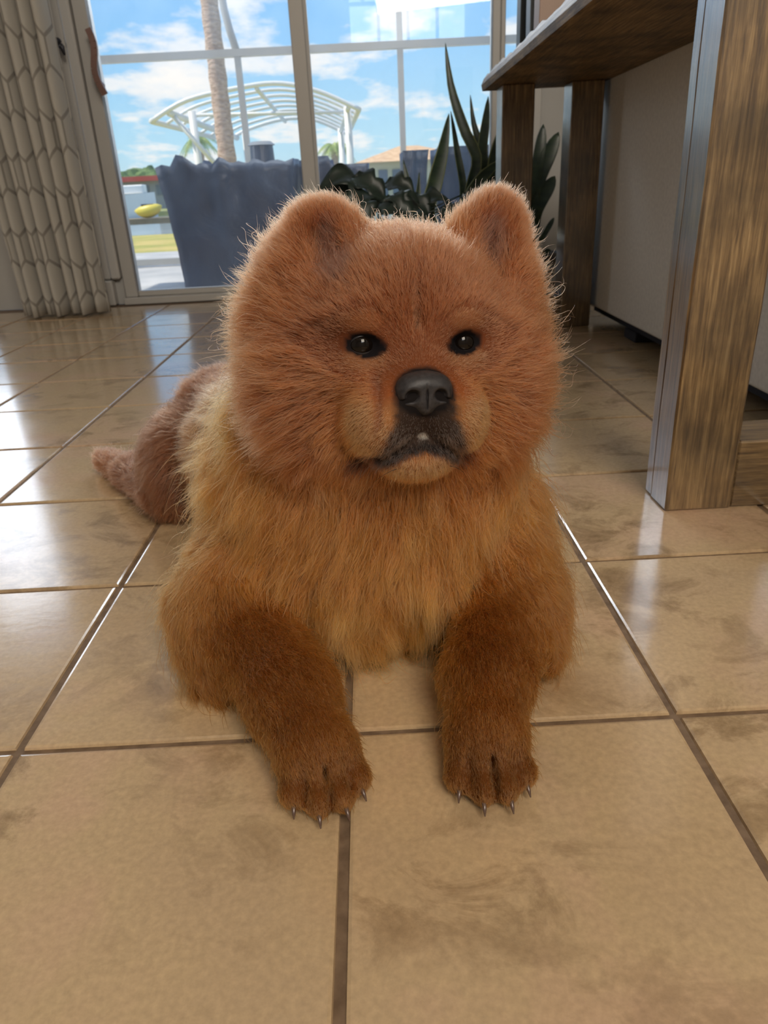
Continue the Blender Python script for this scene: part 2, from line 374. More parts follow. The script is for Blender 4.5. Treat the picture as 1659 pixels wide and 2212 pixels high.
# ------------------------------------------------------------------ CONSOLE TABLE behind the sofa
ct = empty('console_table', (.62, 1.9, 0), label='rustic brown wooden console table with thick square legs and a thick top', cat='table')
TX0, TX1, TY0, TY1 = .455, .800, 1.05, 2.79   # footprint of the legs
LW, TZ = .107, .785
def rough_box(name, lo, hi, bevel=.003, along=2, amp=.0016):
    """planed beam with slightly uneven faces; long axis cut so the unevenness shows"""
    bm = bmesh.new(); add_box(bm, lo, hi, bevel)
    ax = Vector((0, 0, 0)); ax[along] = 1
    n = 10
    for k in range(1, n):
        c = lo[along] + (hi[along] - lo[along]) * k / n
        bmesh.ops.bisect_plane(bm, geom=list(bm.verts) + list(bm.edges) + list(bm.faces), plane_co=ax * c, plane_no=ax)
    mid = (Vector(lo) + Vector(hi)) / 2
    bmesh.ops.translate(bm, verts=bm.verts, vec=-mid)
    bumpy(bm, amp, 9, mid.x * 3 + mid.y)
    rot = None
    if along == 1:
        bmesh.ops.rotate(bm, verts=bm.verts, matrix=Matrix.Rotation(math.pi / 2, 3, 'X')); rot = (-math.pi / 2, 0, 0)
    if along == 0:
        bmesh.ops.rotate(bm, verts=bm.verts, matrix=Matrix.Rotation(-math.pi / 2, 3, 'Y')); rot = (0, math.pi / 2, 0)
    o = bm_done(bm, name, M_wood, ct); o.location = mid
    if rot: o.rotation_euler = rot
    return o
TILT = .018
SPL = .045
for (x, y) in ((TX0, TY0), (TX1 - LW, TY0), (TX0 + .01, TY1 - LW), (TX1 - LW + .0, TY1 - LW)):
    near = (x == TX0 and y == TY0)
    z0 = .115 if x > .6 and y < 2 else 0
    if near:      # laminated of two boards with an open seam
        rough_box('leg', (x, y, 0), (x + LW, y + .0615, TZ)); rough_box('leg_board', (x + .0015, y + .0635, 0), (x + LW, y + .092, TZ)); continue
    rough_box('leg', (x, y, z0), (x + LW, y + LW * (.86 if near else 1), TZ))
# seam board: the near left leg is laminated from two boards (rear strip)
rough_box('bottom_rail', (TX0 + LW, TY0 + .002, 0), (TX1, TY0 + LW - .002, .112), along=0)
rough_box('bottom_rail', (TX0 + LW + .01, TY1 - LW + .004, 0), (TX1 - LW, TY1 - .006, .112), along=0)
# table top with a worn, chipped left edge
bm = bmesh.new(); nY = 90
yA, yB, xL, xR, zt0, zt1 = TY0 - .06, TY1 + .06, .425, .816, TZ, TZ + .055
prof = []
for k in range(nY + 1):
    y = yA + (yB - yA) * k / nY
    s = abs(math.sin(y * 9.3 + 1.1 * math.sin(y * 4))) ** .6
    ch = .014 * s + .004 * math.sin(y * 47)
    pr = [(xL, zt0), (xL - .004, zt0 + .018), (xL + .004, zt0 + .036), (xL + .012 + ch * .5, zt1 - .014 + ch), (xL + .05, zt1), (xR, zt1), (xR, zt0)]
    prof.append([bm.verts.new((a_ - .62, y - 1.9, b_ - .8)) for a_, b_ in pr])
for r0, r1 in zip(prof, prof[1:]):
    for k in range(7): bm.faces.new((r0[k], r1[k], r1[(k + 1) % 7], r0[(k + 1) % 7]))
bm.faces.new(prof[0]); bm.faces.new(prof[-1][::-1]); bmesh.ops.recalc_face_normals(bm, faces=bm.faces)
bmesh.ops.rotate(bm, verts=bm.verts, matrix=Matrix.Rotation(math.pi / 2, 3, 'X'))
top = bm_done(bm, 'tabletop', M_wood_top, ct); top.location = (.62, 1.9, .8); top.rotation_euler = (-math.pi / 2, 0, 0)

# things standing on the table: a leaning dark frame and two books
def slab_thing(name, mat_, y, x, w, hgt, t, lean, label, cat):
    e = empty(name, (x, y, zt1 + .001), label=label, cat=cat)
    b1 = box('cover', (0, -w / 2, 0), (t, w / 2, hgt), mat_, e, .002); b1.matrix_parent_inverse = Matrix.Identity(4)
    b2 = box('pages', (.004, -w / 2 + .004, -.0), (t - .004, w / 2 - .003, hgt + .0015), mat(name + '_inner', (.35, .34, .31), .8), e); b2.matrix_parent_inverse = Matrix.Identity(4)
    e.rotation_euler = (lean, 0, 0)
    return e
slab_thing('picture_frame', mat('dark_green_frame', (.05, .06, .06), .5), 2.62, .50, .06, .34, .24, .0, 'dark grey-green framed picture leaning at the window end of the console table', 'picture')
slab_thing('book', mat('grey_blue_cover', (.18, .21, .24), .5), 2.47, .50, .06, .27, .19, -.05, 'slim blue-grey book standing between picture frame and tan book', 'book')
slab_thing('book', mat('tan_cover', (.36, .26, .21), .6), 2.36, .50, .07, .24, .17, .0, 'tan book, nearest to the camera on the console table', 'book')

# ------------------------------------------------------------------ SOFA
M_sofa = noise_color(mat('grey_linen', rough=.9, spec=.15, sheen=.2), (.62, .60, .56), (.70, .68, .63), 90, 4, bump=.5, bdist=.001)
M_dark = mat('black_lining', (.015, .016, .025), .8)
sf = empty('sofa', (1.3, 1.7, 0), label='grey-beige upholstered sofa seen from behind through the console table', cat='sofa')
box('back_panel', (.822, -.1, .062), (1.02, 2.90, .86), M_sofa, sf, .010, 3, True)
box('lining', (.862, -.08, .03), (1.72, 2.84, .068), M_dark, sf)
box('seat', (1.021, -.1, .07), (1.76, 2.86, .42), M_sofa, sf, .03, 3, True)
for y0_, y1_ in ((-.1, .9), (.905, 1.9), (1.905, 2.88)): box('back_cushion', (1.021, y0_, .42), (1.28, y1_, .80), M_sofa, sf, .05, 3, True)
for (x, y) in ((.85, 2.34), (.85, .2), (1.62, 2.34), (1.62, .2)): box('foot', (x, y, 0), (x + .08, y + .11, .031), M_dark, sf, .004)

# ------------------------------------------------------------------ PLANTS inside, behind the dog
def make_leaf_mat(name, c1, c2, rough=.35):
    return noise_color(mat(name, rough=rough, spec=.5), c1, c2, 14, 3, stretch=(1, 1, 3))
M_snake = make_leaf_mat('dark_green_leaf', (.012, .028, .018), (.035, .062, .03))
M_edge = mat('pale_leaf_margin', (.16, .19, .07), .4)
M_phil = make_leaf_mat('glossy_leaf', (.010, .019, .015), (.018, .034, .024), .42)
M_pot = noise_color(mat('dark_clay_pot', rough=.6), (.05, .045, .045), (.08, .07, .065), 8)
M_soil = noise_color(mat('potting_soil', rough=.95), (.03, .02, .012), (.06, .04, .025), 60, bump=.6)
def blade(parent, pts, w, name='leaf', mt=None, face=(0, -1, 0), fold=.25, peak=.35, twist=0):
    """sword leaf: centre line pts, widest at peak, gently folded, with real thickness"""
    n = 18; P_ = [Vector(p) for p in pts]; cum = [0]
    for a_, b_ in zip(P_, P_[1:]): cum.append(cum[-1] + (b_ - a_).length)
    def sample(t):
        d = t * cum[-1]
        for i in range(len(P_) - 1):
            if d <= cum[i + 1] + 1e-9:
                f = (d - cum[i]) / (cum[i + 1] - cum[i])
                p0 = P_[max(i - 1, 0)]; p1 = P_[i]; p2 = P_[i + 1]; p3 = P_[min(i + 2, len(P_) - 1)]
                return .5 * ((2 * p1) + (p2 - p0) * f + (2 * p0 - 5 * p1 + 4 * p2 - p3) * f * f + (3 * p1 - p0 - 3 * p2 + p3) * f ** 3)
        return P_[-1]
    bm = bmesh.new(); rows = []
    for k in range(n + 1):
        t = k / n; c = sample(t); d = (sample(min(t + .02, 1)) - sample(max(t - .02, 0))).normalized()
        fa = Vector(face); fa = Matrix.Rotation(twist * t, 3, 'Z') @ fa
        s = d.cross(fa).normalized(); nn = s.cross(d)
        ww = w * .5 * (math.sin(math.pi * min(1, (t / peak) * .5)) if t < peak else math.cos(math.pi / 2 * ((t - peak) / (1 - peak)) ** 1.3)) + .0006
        ww = max(ww, w * .22 * (1 - t) if t < peak else .0006)
        rows.append([bm.verts.new(c + s * (q * ww) + nn * (abs(q) * ww * fold)) for q in (-1, -.86, 0, .86, 1)])
    for r0, r1 in zip(rows, rows[1:]):
        for k in range(4):
            f = bm.faces.new((r0[k], r0[k + 1], r1[k + 1], r1[k])); f.material_index = 1 if k in (0, 3) and mt is None else 0
    o = bm_done(bm, name, mt or M_snake, parent, True)
    if mt is None: o.data.materials.append(M_edge)
    md = o.modifiers.new('thick', 'SOLIDIFY'); md.thickness = .0022
    return o
def pot(parent, c, r, hgt):
    bm = bmesh.new(); n = 28
    prof = [(r * .72, 0), (r * .80, hgt * .4), (r * .96, hgt * .86), (r * 1.04, hgt * .88), (r * 1.05, hgt), (r * .95, hgt), (r * .93, hgt * .86)]
    rings = [[bm.verts.new((c[0] + rr * math.cos(2 * math.pi * k / n), c[1] + rr * math.sin(2 * math.pi * k / n), zz)) for k in range(n)] for rr, zz in prof]
    for a_, b_ in zip(rings, rings[1:]):
        for k in range(n): bm.faces.new((a_[k], a_[(k + 1) % n], b_[(k + 1) % n], b_[k]))
    bm.faces.new(rings[0][::-1]); bm_done(bm, 'pot', M_pot, parent, True)
    bm = bmesh.new(); bmesh.ops.create_circle(bm, cap_ends=True, radius=r * .94, segments=24, matrix=Matrix.Translation((c[0], c[1], hgt * .87)))
    bm_done(bm, 'soil', M_soil, parent)
sp = empty('snake_plant', (.42, 3.35, 0), label='potted snake plant with tall dark sword leaves by the glass, behind the dog', cat='plant')
pot(sp, (.42, 3.35), .15, .24)
def L3(*uv, Y=3.3): return [at(a_, b_, Y + (k * .01)) for k, (a_, b_) in enumerate(uv)]
base = Vector((.42, 3.35, .20))
for uvs, w, Y_, tw in (
    ([(1012, 420), (1030, 345), (1003, 280), (975, 190), (962, 92)], .042, 3.28, 0),
    ([(925, 470), (938, 400), (957, 320), (970, 245)], .062, 3.25, .2),
    ([(1030, 450), (1036, 330), (1022, 260), (1016, 205)], .032, 3.35, 0),
    ([(1050, 430), (1042, 330), (1048, 270), (1055, 208)], .040, 3.33, .2),
    ([(1060, 470), (1068, 380), (1080, 310), (1090, 262)], .070, 3.30, -.2),
    ([(1078, 500), (1086, 420), (1098, 330), (1112, 262)], .055, 3.26, 0),
    ([(1000, 470), (1000, 400), (988, 330), (974, 240)], .030, 3.36, .2),
    ([(895, 500), (890, 440), (880, 390), (871, 345)], .040, 3.27, 0),
    ([(905, 520), (902, 460), (904, 410), (906, 372)], .034, 3.22, .3),
    ([(985, 500), (1010, 430), (1045, 380), (1085, 345)], .045, 3.20, 0),
    ([(1040, 500), (1020, 420), (1030, 360), (1008, 285)], .050, 3.38, .4),
    ([(1085, 520), (1075, 450), (1060, 400), (1052, 350)], .055, 3.40, 0)):
    q = L3(*uvs, Y=Y_); blade(sp, peak=.72 if uvs[-1][0] > 1080 or uvs[-1][0] == 1055 else .5, face=(0, -1, 0), w=w, twist=tw, pts=[base + Vector((random.uniform(-.06, .06), random.uniform(-.05, .05), 0))] + q)

# broad drooping leaves
ph_ = empty('philodendron', (.02, 3.2, 0), label='potted plant with broad drooping dark leaves left of the snake plant', cat='plant')
pot(ph_, (.04, 3.22), .16, .20)
def broad(parent, root, tip, w, droop=.03, lobes=0, nrm=(0, -.75, .65)):
    root = Vector(root); tip = Vector(tip); ax = tip - root; Ln = ax.length; d = ax.normalized(); nn = Vector(nrm); s = d.cross(nn).normalized(); nn = s.cross(d)
    bm = bmesh.new(); n = 16; rows = []
    for k in range(n + 1):
        t = k / n; c = root + d * (t * Ln) - nn * droop * (t * t - .3 * t) * 2 + Vector((0, 0, droop)) * math.sin(math.pi * t)
        ww = w * .5 * (math.sin(math.pi * t ** .62) ** .75 if 0 < t < 1 else .02)
        if lobes: ww *= 1 - .42 * abs(math.sin(lobes * math.pi * t)) ** 3
        rows.append([bm.verts.new(c + s * q * ww + nn * (abs(q) ** 1.4 * ww * .28 + .004 * math.sin(9 * t + 4 * q))) for q in (-1, -.5, 0, .5, 1)])
    for r0, r1 in zip(rows, rows[1:]):
        for k in range(4): bm.faces.new((r0[k], r0[k + 1], r1[k + 1], r1[k]))
    o = bm_done(bm, 'leaf', M_phil, parent, True); md = o.modifiers.new('thick', 'SOLIDIFY'); md.thickness = .0015
    return o
pb = Vector((.04, 3.22, .18))
for (a_, b_, Y_, w, lb) in (((775, 392), (688, 400), 3.15, .105, 0), ((760, 385), (845, 440), 3.10, .12, 3), ((800, 420), (735, 468), 3.05, .13, 3), ((830, 400), (905, 425), 3.12, .11, 3),
    ((820, 440), (905, 492), 3.0, .14, 3), ((770, 440), (800, 500), 2.98, .13, 2), ((845, 450), (770, 470), 3.2, .13, 3), ((880, 430), (940, 480), 3.15, .11, 2), ((810, 395), (800, 455), 3.18, .13, 3),
    ((905, 450), (965, 425), 3.18, .09, 2), ((950, 450), (1000, 500), 3.1, .12, 2), ((720, 430), (700, 480), 3.25, .10, 2), ((860, 480), (930, 520), 3.0, .14, 2), ((1000, 420), (1060, 470), 3.1, .10, 2), ((700, 400), (760, 450), 3.2, .12, 0), ((750, 470), (700, 520), 3.1, .12, 2), ((870, 500), (820, 540), 2.95, .14, 2), ((930, 500), (980, 540), 3.0, .13, 2), ((850, 420), (880, 475), 3.02, .11, 3)):
    r_, t_ = at(*a_, Y_), at(*b_, Y_ - .06)
    lf = broad(ph_, r_, t_, w, .025, lb)
    tube('stalk', [pb + Vector((random.uniform(-.05, .05), random.uniform(-.05, .05), 0)), pb.lerp(r_, .6) + Vector((0, 0, .06)), r_], .0035, M_phil, ph_, 6)
# third plant seen between the far table legs
p3 = empty('leafy_plant', (.74, 3.45, 0), label='dark leafy potted plant seen between the two far table legs', cat='plant')
pot(p3, (.74, 3.45), .12, .2)
for (a_, b_, w) in (((1158, 400), (1207, 285), .065), ((1160, 370), (1174, 268), .05), ((1160, 450), (1199, 380), .06), ((1168, 520), (1197, 470), .022), ((1140, 420), (1110, 330), .05), ((1165, 360), (1188, 345), .03), ((1150, 560), (1190, 540), .03)):
    r_, t_ = at(*a_, 3.4), at(*b_, 3.42); c0 = Vector((.74, 3.45, .18))
    blade(p3, [c0 + Vector((random.uniform(-.02, .02), 0, 0)), r_.lerp(c0, .5), r_, t_], w, mt=M_snake, peak=.75)

# ------------------------------------------------------------------ OUTSIDE
ZP = -.02
M_deck = noise_color(mat('grey_concrete_deck', rough=.7), (.40, .41, .41), (.54, .54, .53), 2.5, 6)
deck = tag(box('patio_deck', (-9, 4.12, -.3), (8, 8.4, ZP), M_deck), kind='structure')
M_grass = noise_color(mat('dry_lawn_grass', rough=.95), (.30, .33, .06), (.55, .44, .14), 1.2, 6)
tag(box('lawn', (-40, 8.4, -.35), (30, 13.6, -.05), M_grass), kind='structure')
M_water = noise_color(mat('canal_water', (.25, .33, .38), .12), (.24, .30, .30), (.36, .42, .42), .7, 4, stretch=(.2, 1, 1), bump=.2, bdist=.05)
tag(box('canal', (-90, 13.6, -1.2), (70, 46, -.35), M_water), kind='structure')
M_bank = noise_color(mat('far_bank_grass', rough=.95), (.20, .25, .06), (.38, .36, .14), .5, 4)
tag(box('far_bank', (-120, 46, -1.2), (90, 160, -.1), M_bank), kind='structure')

# screen enclosure around the patio (bare beams, screen too fine to see)
M_alu = mat('grey_aluminium', (.55, .55, .53), .5, .2)
se = empty('pool_screen_frame', (0, 6.5, ZP), label='thin grey aluminium screen enclosure frame around the patio', cat='frame')
YE = 6.5
def ebar(a_, b_, w=.05): return bar('beam', a_, b_, w, .05, M_alu, se, (0, 1, 0))
ebar((-6.2, YE, 1.493), (5.2, YE, 1.493), .06); ebar((-6.2, YE, 3.0), (5.2, YE, 3.0), .08); ebar((-6.2, YE, .02), (5.2, YE, .02), .05)
for x in (-6.2, -3.4, -.915, .333, 1.62, 3.4, 5.2):
    bar('post', (x, YE, ZP), (x, YE, 1.493 if x == -.915 else 3.0), .045, .05, M_alu, se, (1, 0, 0))
tube('brace', [(-.915, YE, 1.493), (-.955, YE, 1.66), at(484, 20, YE), at(470, -60, YE), (-1.35, YE, 3.0)], .028, M_alu, se, 8)

# boat-lift canopy frame: arched white tubes between two side rails, on posts
M_white = mat('white_painted_tube', (.80, .80, .77), .4)
cf = empty('boat_lift_canopy_frame', (-1.6, 14.5, -1), label='white arched boat lift canopy frame without cover, beyond the patio', cat='canopy frame')
YN, YF = 13.0, 16.6
def arch(t, Y_):   # near arch through the photo's points, t 0..1
    near = [(327, 262), (400, 218), (505, 192), (600, 180), (690, 198), (775, 236)]
    far = [(492, 304), (530, 282), (590, 262), (640, 255), (690, 262), (752, 290)]
    s = (Y_ - YN) / (YF - YN)
    pts = [at(a_[0], a_[1], YN).lerp(at(b_[0], b_[1], YF), s) for a_, b_ in zip(near, far)]
    f = t * 5; i = min(int(f), 4); f -= i
    p0, p1, p2_, p3_ = pts[max(i - 1, 0)], pts[i], pts[i + 1], pts[min(i + 2, 5)]
    return .5 * ((2 * p1) + (p2_ - p0) * f + (2 * p0 - 5 * p1 + 4 * p2_ - p3_) * f * f + (3 * p1 - p0 - 3 * p2_ + p3_) * f ** 3)
for k in range(8):
    Yk = YN + (YF - YN) * k / 7
    tube('arched_tube', [arch(t / 24, Yk) for t in range(25)], .036 if k in (0, 7) else .026, M_white, cf, 8)
for t, r_ in ((0, .045), (.12, .055), (.93, .04), (1, .045), (.5, .035)):
    tube('side_rail', [arch(t, YN) + Vector((0, 0, -.05 if 0 < t < 1 else 0)), arch(t, YF) + Vector((0, 0, -.05 if 0 < t < 1 else 0))], r_, M_white, cf, 8)
for t in (.12, .93):
    for Y_ in (YN + .3, YF - .3):
        p = arch(t, Y_); tube('post', [(p.x + (.25 if t < .5 else 0), Y_, -1.0), (p.x + (.25 if t < .5 else 0), Y_, p.z)], .062, M_white, cf, 10)
tube('tie_bar', [arch(.14, YN + .9) , arch(.93, YN + .9)], .028, M_white, cf)
tube('tie_bar', [arch(.45, YF - .9), arch(.30, YN + 2.0) + Vector((0, 0, -.05))], .028, M_white, cf)
p = arch(.12, YN); tube('brace', [p + Vector((0, .1, -.05)), (p.x + .7, YN + .2, p.z - .95)], .04, M_white, cf)

# palms
M_trunk = noise_color(mat('palm_bark', rough=.9), (.45, .30, .21), (.68, .50, .38), 14, 6, stretch=(1, 1, 3), bump=.8, bdist=.03)
M_frond = noise_color(mat('palm_frond', rough=.6), (.22, .34, .08), (.45, .52, .16), 6)
def palm(name, x, y, z0, hgt, r, nf, fl, label, lean=(0, 0), group=None):
    e = empty(name, (x, y, z0), label=label, cat='palm tree', group=group)
    bm = bmesh.new(); pts = []; rd = []
    nseg = int(hgt / .14)
    for k in range(nseg + 1):
        t = k / nseg; pts.append((x + lean[0] * t * t, y + lean[1] * t, z0 + hgt * t)); rd.append(r * (1.1 - .25 * t) * (1.07 if k % 2 else .96))
    add_tube(bm, pts, rd, 14); bm_done(bm, 'trunk', M_trunk, e, True)
    top_ = Vector(pts[-1])
    for k in range(nf):
        a_ = 2 * math.pi * k / nf + random.uniform(-.2, .2); up = random.uniform(.1, .9)
        bm = bmesh.new(); prev = None
        for s in range(9):
            t = s / 8; c = top_ + Vector((math.cos(a_), math.sin(a_), 0)) * fl * t * (1 - .2 * up) + Vector((0, 0, fl * (up * t - 1.15 * t * t)))
            if prev is not None:
                add_bar(bm, prev, c, .02 * fl, .012 * fl)
                d = (c - prev).normalized(); sd = d.cross(Vector((0, 0, 1))).normalized()
                for sg in (-1, 1):
                    for q in range(3):
                        b0 = prev.lerp(c, q / 3); ll = fl * .34 * math.sin(math.pi * min(.97, .12 + t * .85))
                        tip = b0 + sd * sg * ll * .8 + d * ll * .5 + Vector((0, 0, -ll * .55)); w_ = d * fl * .018
                        v = [bm.verts.new(b0 - w_), bm.verts.new(b0 + w_), bm.verts.new(tip)]; bm.faces.new(v)
            prev = c
        bm_done(bm, 'frond', M_frond, e)
palm('palm_tree', -1.675, 10.0, -.05, 6.5, .100, 16, 1.8, 'tall palm with a bare pinkish trunk rising out of the picture', (.10, 0))
p = at(722, 315, 24); palm('palm_tree', p.x, 24, -1.0, p.z + 1.0, .12, 16, .72, 'small far palm behind the right post of the white canopy frame')
p = at(428, 300, 24); palm('palm_tree', p.x, 24, -1.0, p.z + 1.0, .12, 14, .75, 'small far palm behind the left end of the white canopy frame')

# black plastic wrapped furniture on the patio
def make_tarp():
    m_ = mat('black_plastic_sheet', (.022, .032, .065), .36, spec=.6); nt, b, l = nodes(m_)
    tc_ = N(nt, 'ShaderNodeTexCoord'); n1 = N(nt, 'ShaderNodeTexNoise'); n1.inputs['Scale'].default_value = 4; n1.inputs['Detail'].default_value = 4; n1.inputs['Distortion'].default_value = 2
    l(tc_.outputs['Object'], n1.inputs['Vector']); bp = N(nt, 'ShaderNodeBump'); bp.inputs['Strength'].default_value = .6; bp.inputs['Distance'].default_value = .02
    l(n1.outputs['Fac'], bp.inputs['Height']); l(bp.outputs[0], b.inputs['Normal'])
    return m_
M_tarp = make_tarp()
def tarp(x0, x1, y0, y1, ztop, label, name='plastic_cover', crest=None, seed=0):
    """cloth shell over a box: top crumpled, sides with vertical folds"""
    e = empty(name, ((x0 + x1) / 2, (y0 + y1) / 2, ZP), label=label, cat='covered furniture')
    bm = bmesh.new(); cx, cyy = (x0 + x1) / 2, (y0 + y1) / 2; hx, hy = (x1 - x0) / 2, (y1 - y0) / 2
    from mathutils import noise
    n = 96; rows = []
    for j in range(15):
        t = j / 14; row = []
        for k in range(n):
            a_ = 2 * math.pi * k / n; c_, s_ = math.cos(a_), math.sin(a_); q = max(abs(c_), abs(s_))
            px, py = cx + hx * c_ / q * (1 + .03 * t), cyy + hy * s_ / q
            fold = noise.noise(Vector((a_ * 4, t * 1.2, seed))) * .022 + noise.noise(Vector((px * 9, py * 9, t * 5 + seed))) * .012
            taper = -.035 * (1 - t)
            zz = ZP + (ztop - ZP) * t
            if j >= 13 and crest: zz += crest(px)
            row.append(bm.verts.new((px + c_ / q * (fold + taper), py + s_ / q * (fold + taper), zz)))
        rows.append(row)
    for s in (.8, .45, .12):
        rows.append([bm.verts.new((cx + (v.co.x - cx) * s, cyy + (v.co.y - cyy) * s, ztop - .01 + .02 * noise.noise(v.co * 5 * s))) for v in rows[14]])
    for r0, r1 in zip(rows, rows[1:]):
        for k in range(n): bm.faces.new((r0[k], r0[(k + 1) % n], r1[(k + 1) % n], r1[k]))
    bm.faces.new(rows[-1]); bm_done(bm, 'plastic_sheet', M_tarp, e, True)
    return e
def crest_a(x):
    z = 0
    for c, w, h_ in ((-1.04, .05, .07), (-.80, .06, .03), (-.62, .04, .012), (-.99, .03, .03)): z += h_ * max(0, 1 - abs(x - c) / w)
    return z + .008 * math.sin(x * 60)
zt = at(500, 352, 4.62).z
ta = tarp(-1.17, -.40, 4.58, 5.35, zt, 'large block wrapped in crumpled black plastic just outside the left glass pane', crest=crest_a)
M_lid = mat('white_plastic_lid', (.62, .62, .60), .5)
p = at(567, 340, 4.95)
lidx = empty('drum_grill', (p.x, 4.95, zt), label='low round lidded canister standing on the black wrapped block', cat='canister')
bm = bmesh.new(); bmesh.ops.create_cone(bm, cap_ends=True, segments=24, radius1=.075, radius2=.07, depth=.10, matrix=Matrix.Translation((p.x, 4.95, zt + .05))); bm_done(bm, 'drum', M_tarp, lidx)
bm = bmesh.new(); bmesh.ops.create_cone(bm, cap_ends=True, segments=24, radius1=.085, radius2=.06, depth=.02, matrix=Matrix.Translation((p.x, 4.95, zt + .11))); bm_done(bm, 'lid', M_lid, lidx)
zt2 = at(735, 355, 4.75).z
tarp(-.29, at(792, 360, 4.9).x, 4.75, 5.4, zt2, 'lower black plastic wrapped block behind the middle door mullion', crest=lambda x: .05 if x < -.19 else 0, seed=3)
zt3 = at(900, 324, 4.9).z
tarp(at(873, 330, 4.9).x, at(923, 330, 4.9).x, 4.9, 5.4, zt3, 'narrow upright black plastic wrapped column behind the plants', seed=6)
tarp(at(948, 330, 4.9).x, at(1090, 330, 4.9).x, 4.9, 5.5, zt3 + .01, 'wide black plastic wrapped block at the right, behind the snake plant', seed=9)

# houses and things over the water
M_roof = noise_color(mat('tan_roof_tile', rough=.85), (.55, .34, .18), (.72, .50, .29), 3, stretch=(1, 1, 1))
M_yel = mat('pale_yellow_stucco', (.62, .56, .36), .8); M_redr = mat('red_roof_edge', (.55, .08, .05), .6)
M_gry = mat('grey_siding', (.32, .33, .34), .8); M_pane = mat('far_window_pane', (.12, .15, .18), .15)
hs = empty('house', at(830, 400, 40), label='distant yellow house with tan hip roof seen right of the covered blocks', cat='house')
a_, b_ = at(775, 352, 40), at(1010, 352, 40); zr = at(830, 350, 40).z; zb_ = -1.0
box('wall', (a_.x + .4, 40, zb_), (b_.x, 48, zr), M_yel, hs)
for k in range(3):
    wx = at(818 + 30 * k, 380, 40).x; box('window', (wx, 39.93, .1), (wx + .45, 40, zr - .35), M_pane, hs)
bm = bmesh.new(); rz = at(860, 316, 44).z
vv = [bm.verts.new(q) for q in ((a_.x - .2, 39.5, zr), (b_.x + .4, 39.5, zr), (b_.x + .4, 48.5, zr), (a_.x - .2, 48.5, zr), (a_.x + 2.2, 44, rz), (b_.x - 2.2, 44, rz))]
for f in ((0, 1, 5, 4), (1, 2, 5), (2, 3, 4, 5), (3, 0, 4), (3, 2, 1, 0)): bm.faces.new([vv[k] for k in f])
bm_done(bm, 'roof', M_roof, hs)
h2 = empty('boathouse', at(300, 400, 60), label='distant low grey building with a red roof edge at the left', cat='house')
a_, b_ = at(180, 392, 60), at(420, 384, 60)
zlo, zhi = at(300, 392, 60).z, at(300, 381, 60).z
box('wall', (a_.x, 60, -1), (b_.x, 66, zlo), M_gry, h2); box('roof_edge', (a_.x - .2, 59.5, zlo), (b_.x + .2, 66.4, zhi), M_redr, h2)
for k in range(6): wx = a_.x + 1.0 + k * 1.45; box('window', (wx, 59.93, zlo - 1.0), (wx + .9, 60, zlo - .3), M_pane, h2)
bt = empty('motor_boat', at(295, 425, 44), label='white boat moored at the far side, left of the black block', cat='boat')
bm = bmesh.new(); p = at(255, 436, 44); q = at(335, 424, 44); zc = p.z; n = 12; rows = []
for k in range(n + 1):
    t = k / n; x = p.x + (q.x - p.x) * t; w = .75 * (1 - t ** 3 * .95); rows.append([bm.verts.new(v) for v in ((x, 44 - w, zc + .30 + .1 * t), (x, 44 - w * .55, -.36), (x, 44 + w * .55, -.36), (x, 44 + w, zc + .30 + .1 * t))])
for r0, r1 in zip(rows, rows[1:]):
    for k in range(4): bm.faces.new((r0[k], r0[(k + 1) % 4], r1[(k + 1) % 4], r1[k]))
bm.faces.new(rows[0]); bm.faces.new(rows[-1][::-1]); bmesh.ops.recalc_face_normals(bm, faces=bm.faces); bm_done(bm, 'hull', M_white, bt)
box('cabin', (p.x + .5, 43.6, zc + .36), (p.x + 1.6, 44.4, zc + .8), M_white, bt, .05)
ky = empty('kayak', at(320, 455, 17), label='yellow kayak lying at the water edge left of the black block', cat='kayak')
p = at(292, 462, 15); q = at(350, 450, 15); pts = [p.lerp(q, t / 8) + Vector((0, 0, .05 * abs(t / 4 - 1) ** 2)) for t in range(9)]
bm = bmesh.new(); add_tube(bm, pts, [.015, .07, .10, .115, .12, .115, .10, .07, .015], 12); bm_done(bm, 'hull', mat('yellow_plastic', (.75, .62, .08), .4), ky, True)
box('cockpit', pts[4] + Vector((-.12, -.05, .09)), pts[4] + Vector((.12, .05, .125)), M_dark, ky, .01)
dk = empty('dock', ((p.x + q.x) / 2, 15, -.4), label='low weathered wooden dock under the yellow kayak', cat='dock')
M_dock = noise_color(mat('dock_wood', rough=.9), (.2, .16, .1), (.34, .28, .18), 4)
zd = min(v_.z for v_ in pts) - .115
bar('deck', (p.x - .6, 15, zd - .05), (q.x + .6, 15, zd - .05), .7, .1, M_dock, dk)
for xx in (p.x - .5, q.x + .5):
    for yy in (14.75, 15.25): tube('post', [(xx, yy, -.42), (xx, yy, zd - .1)], .06, M_dock, dk)

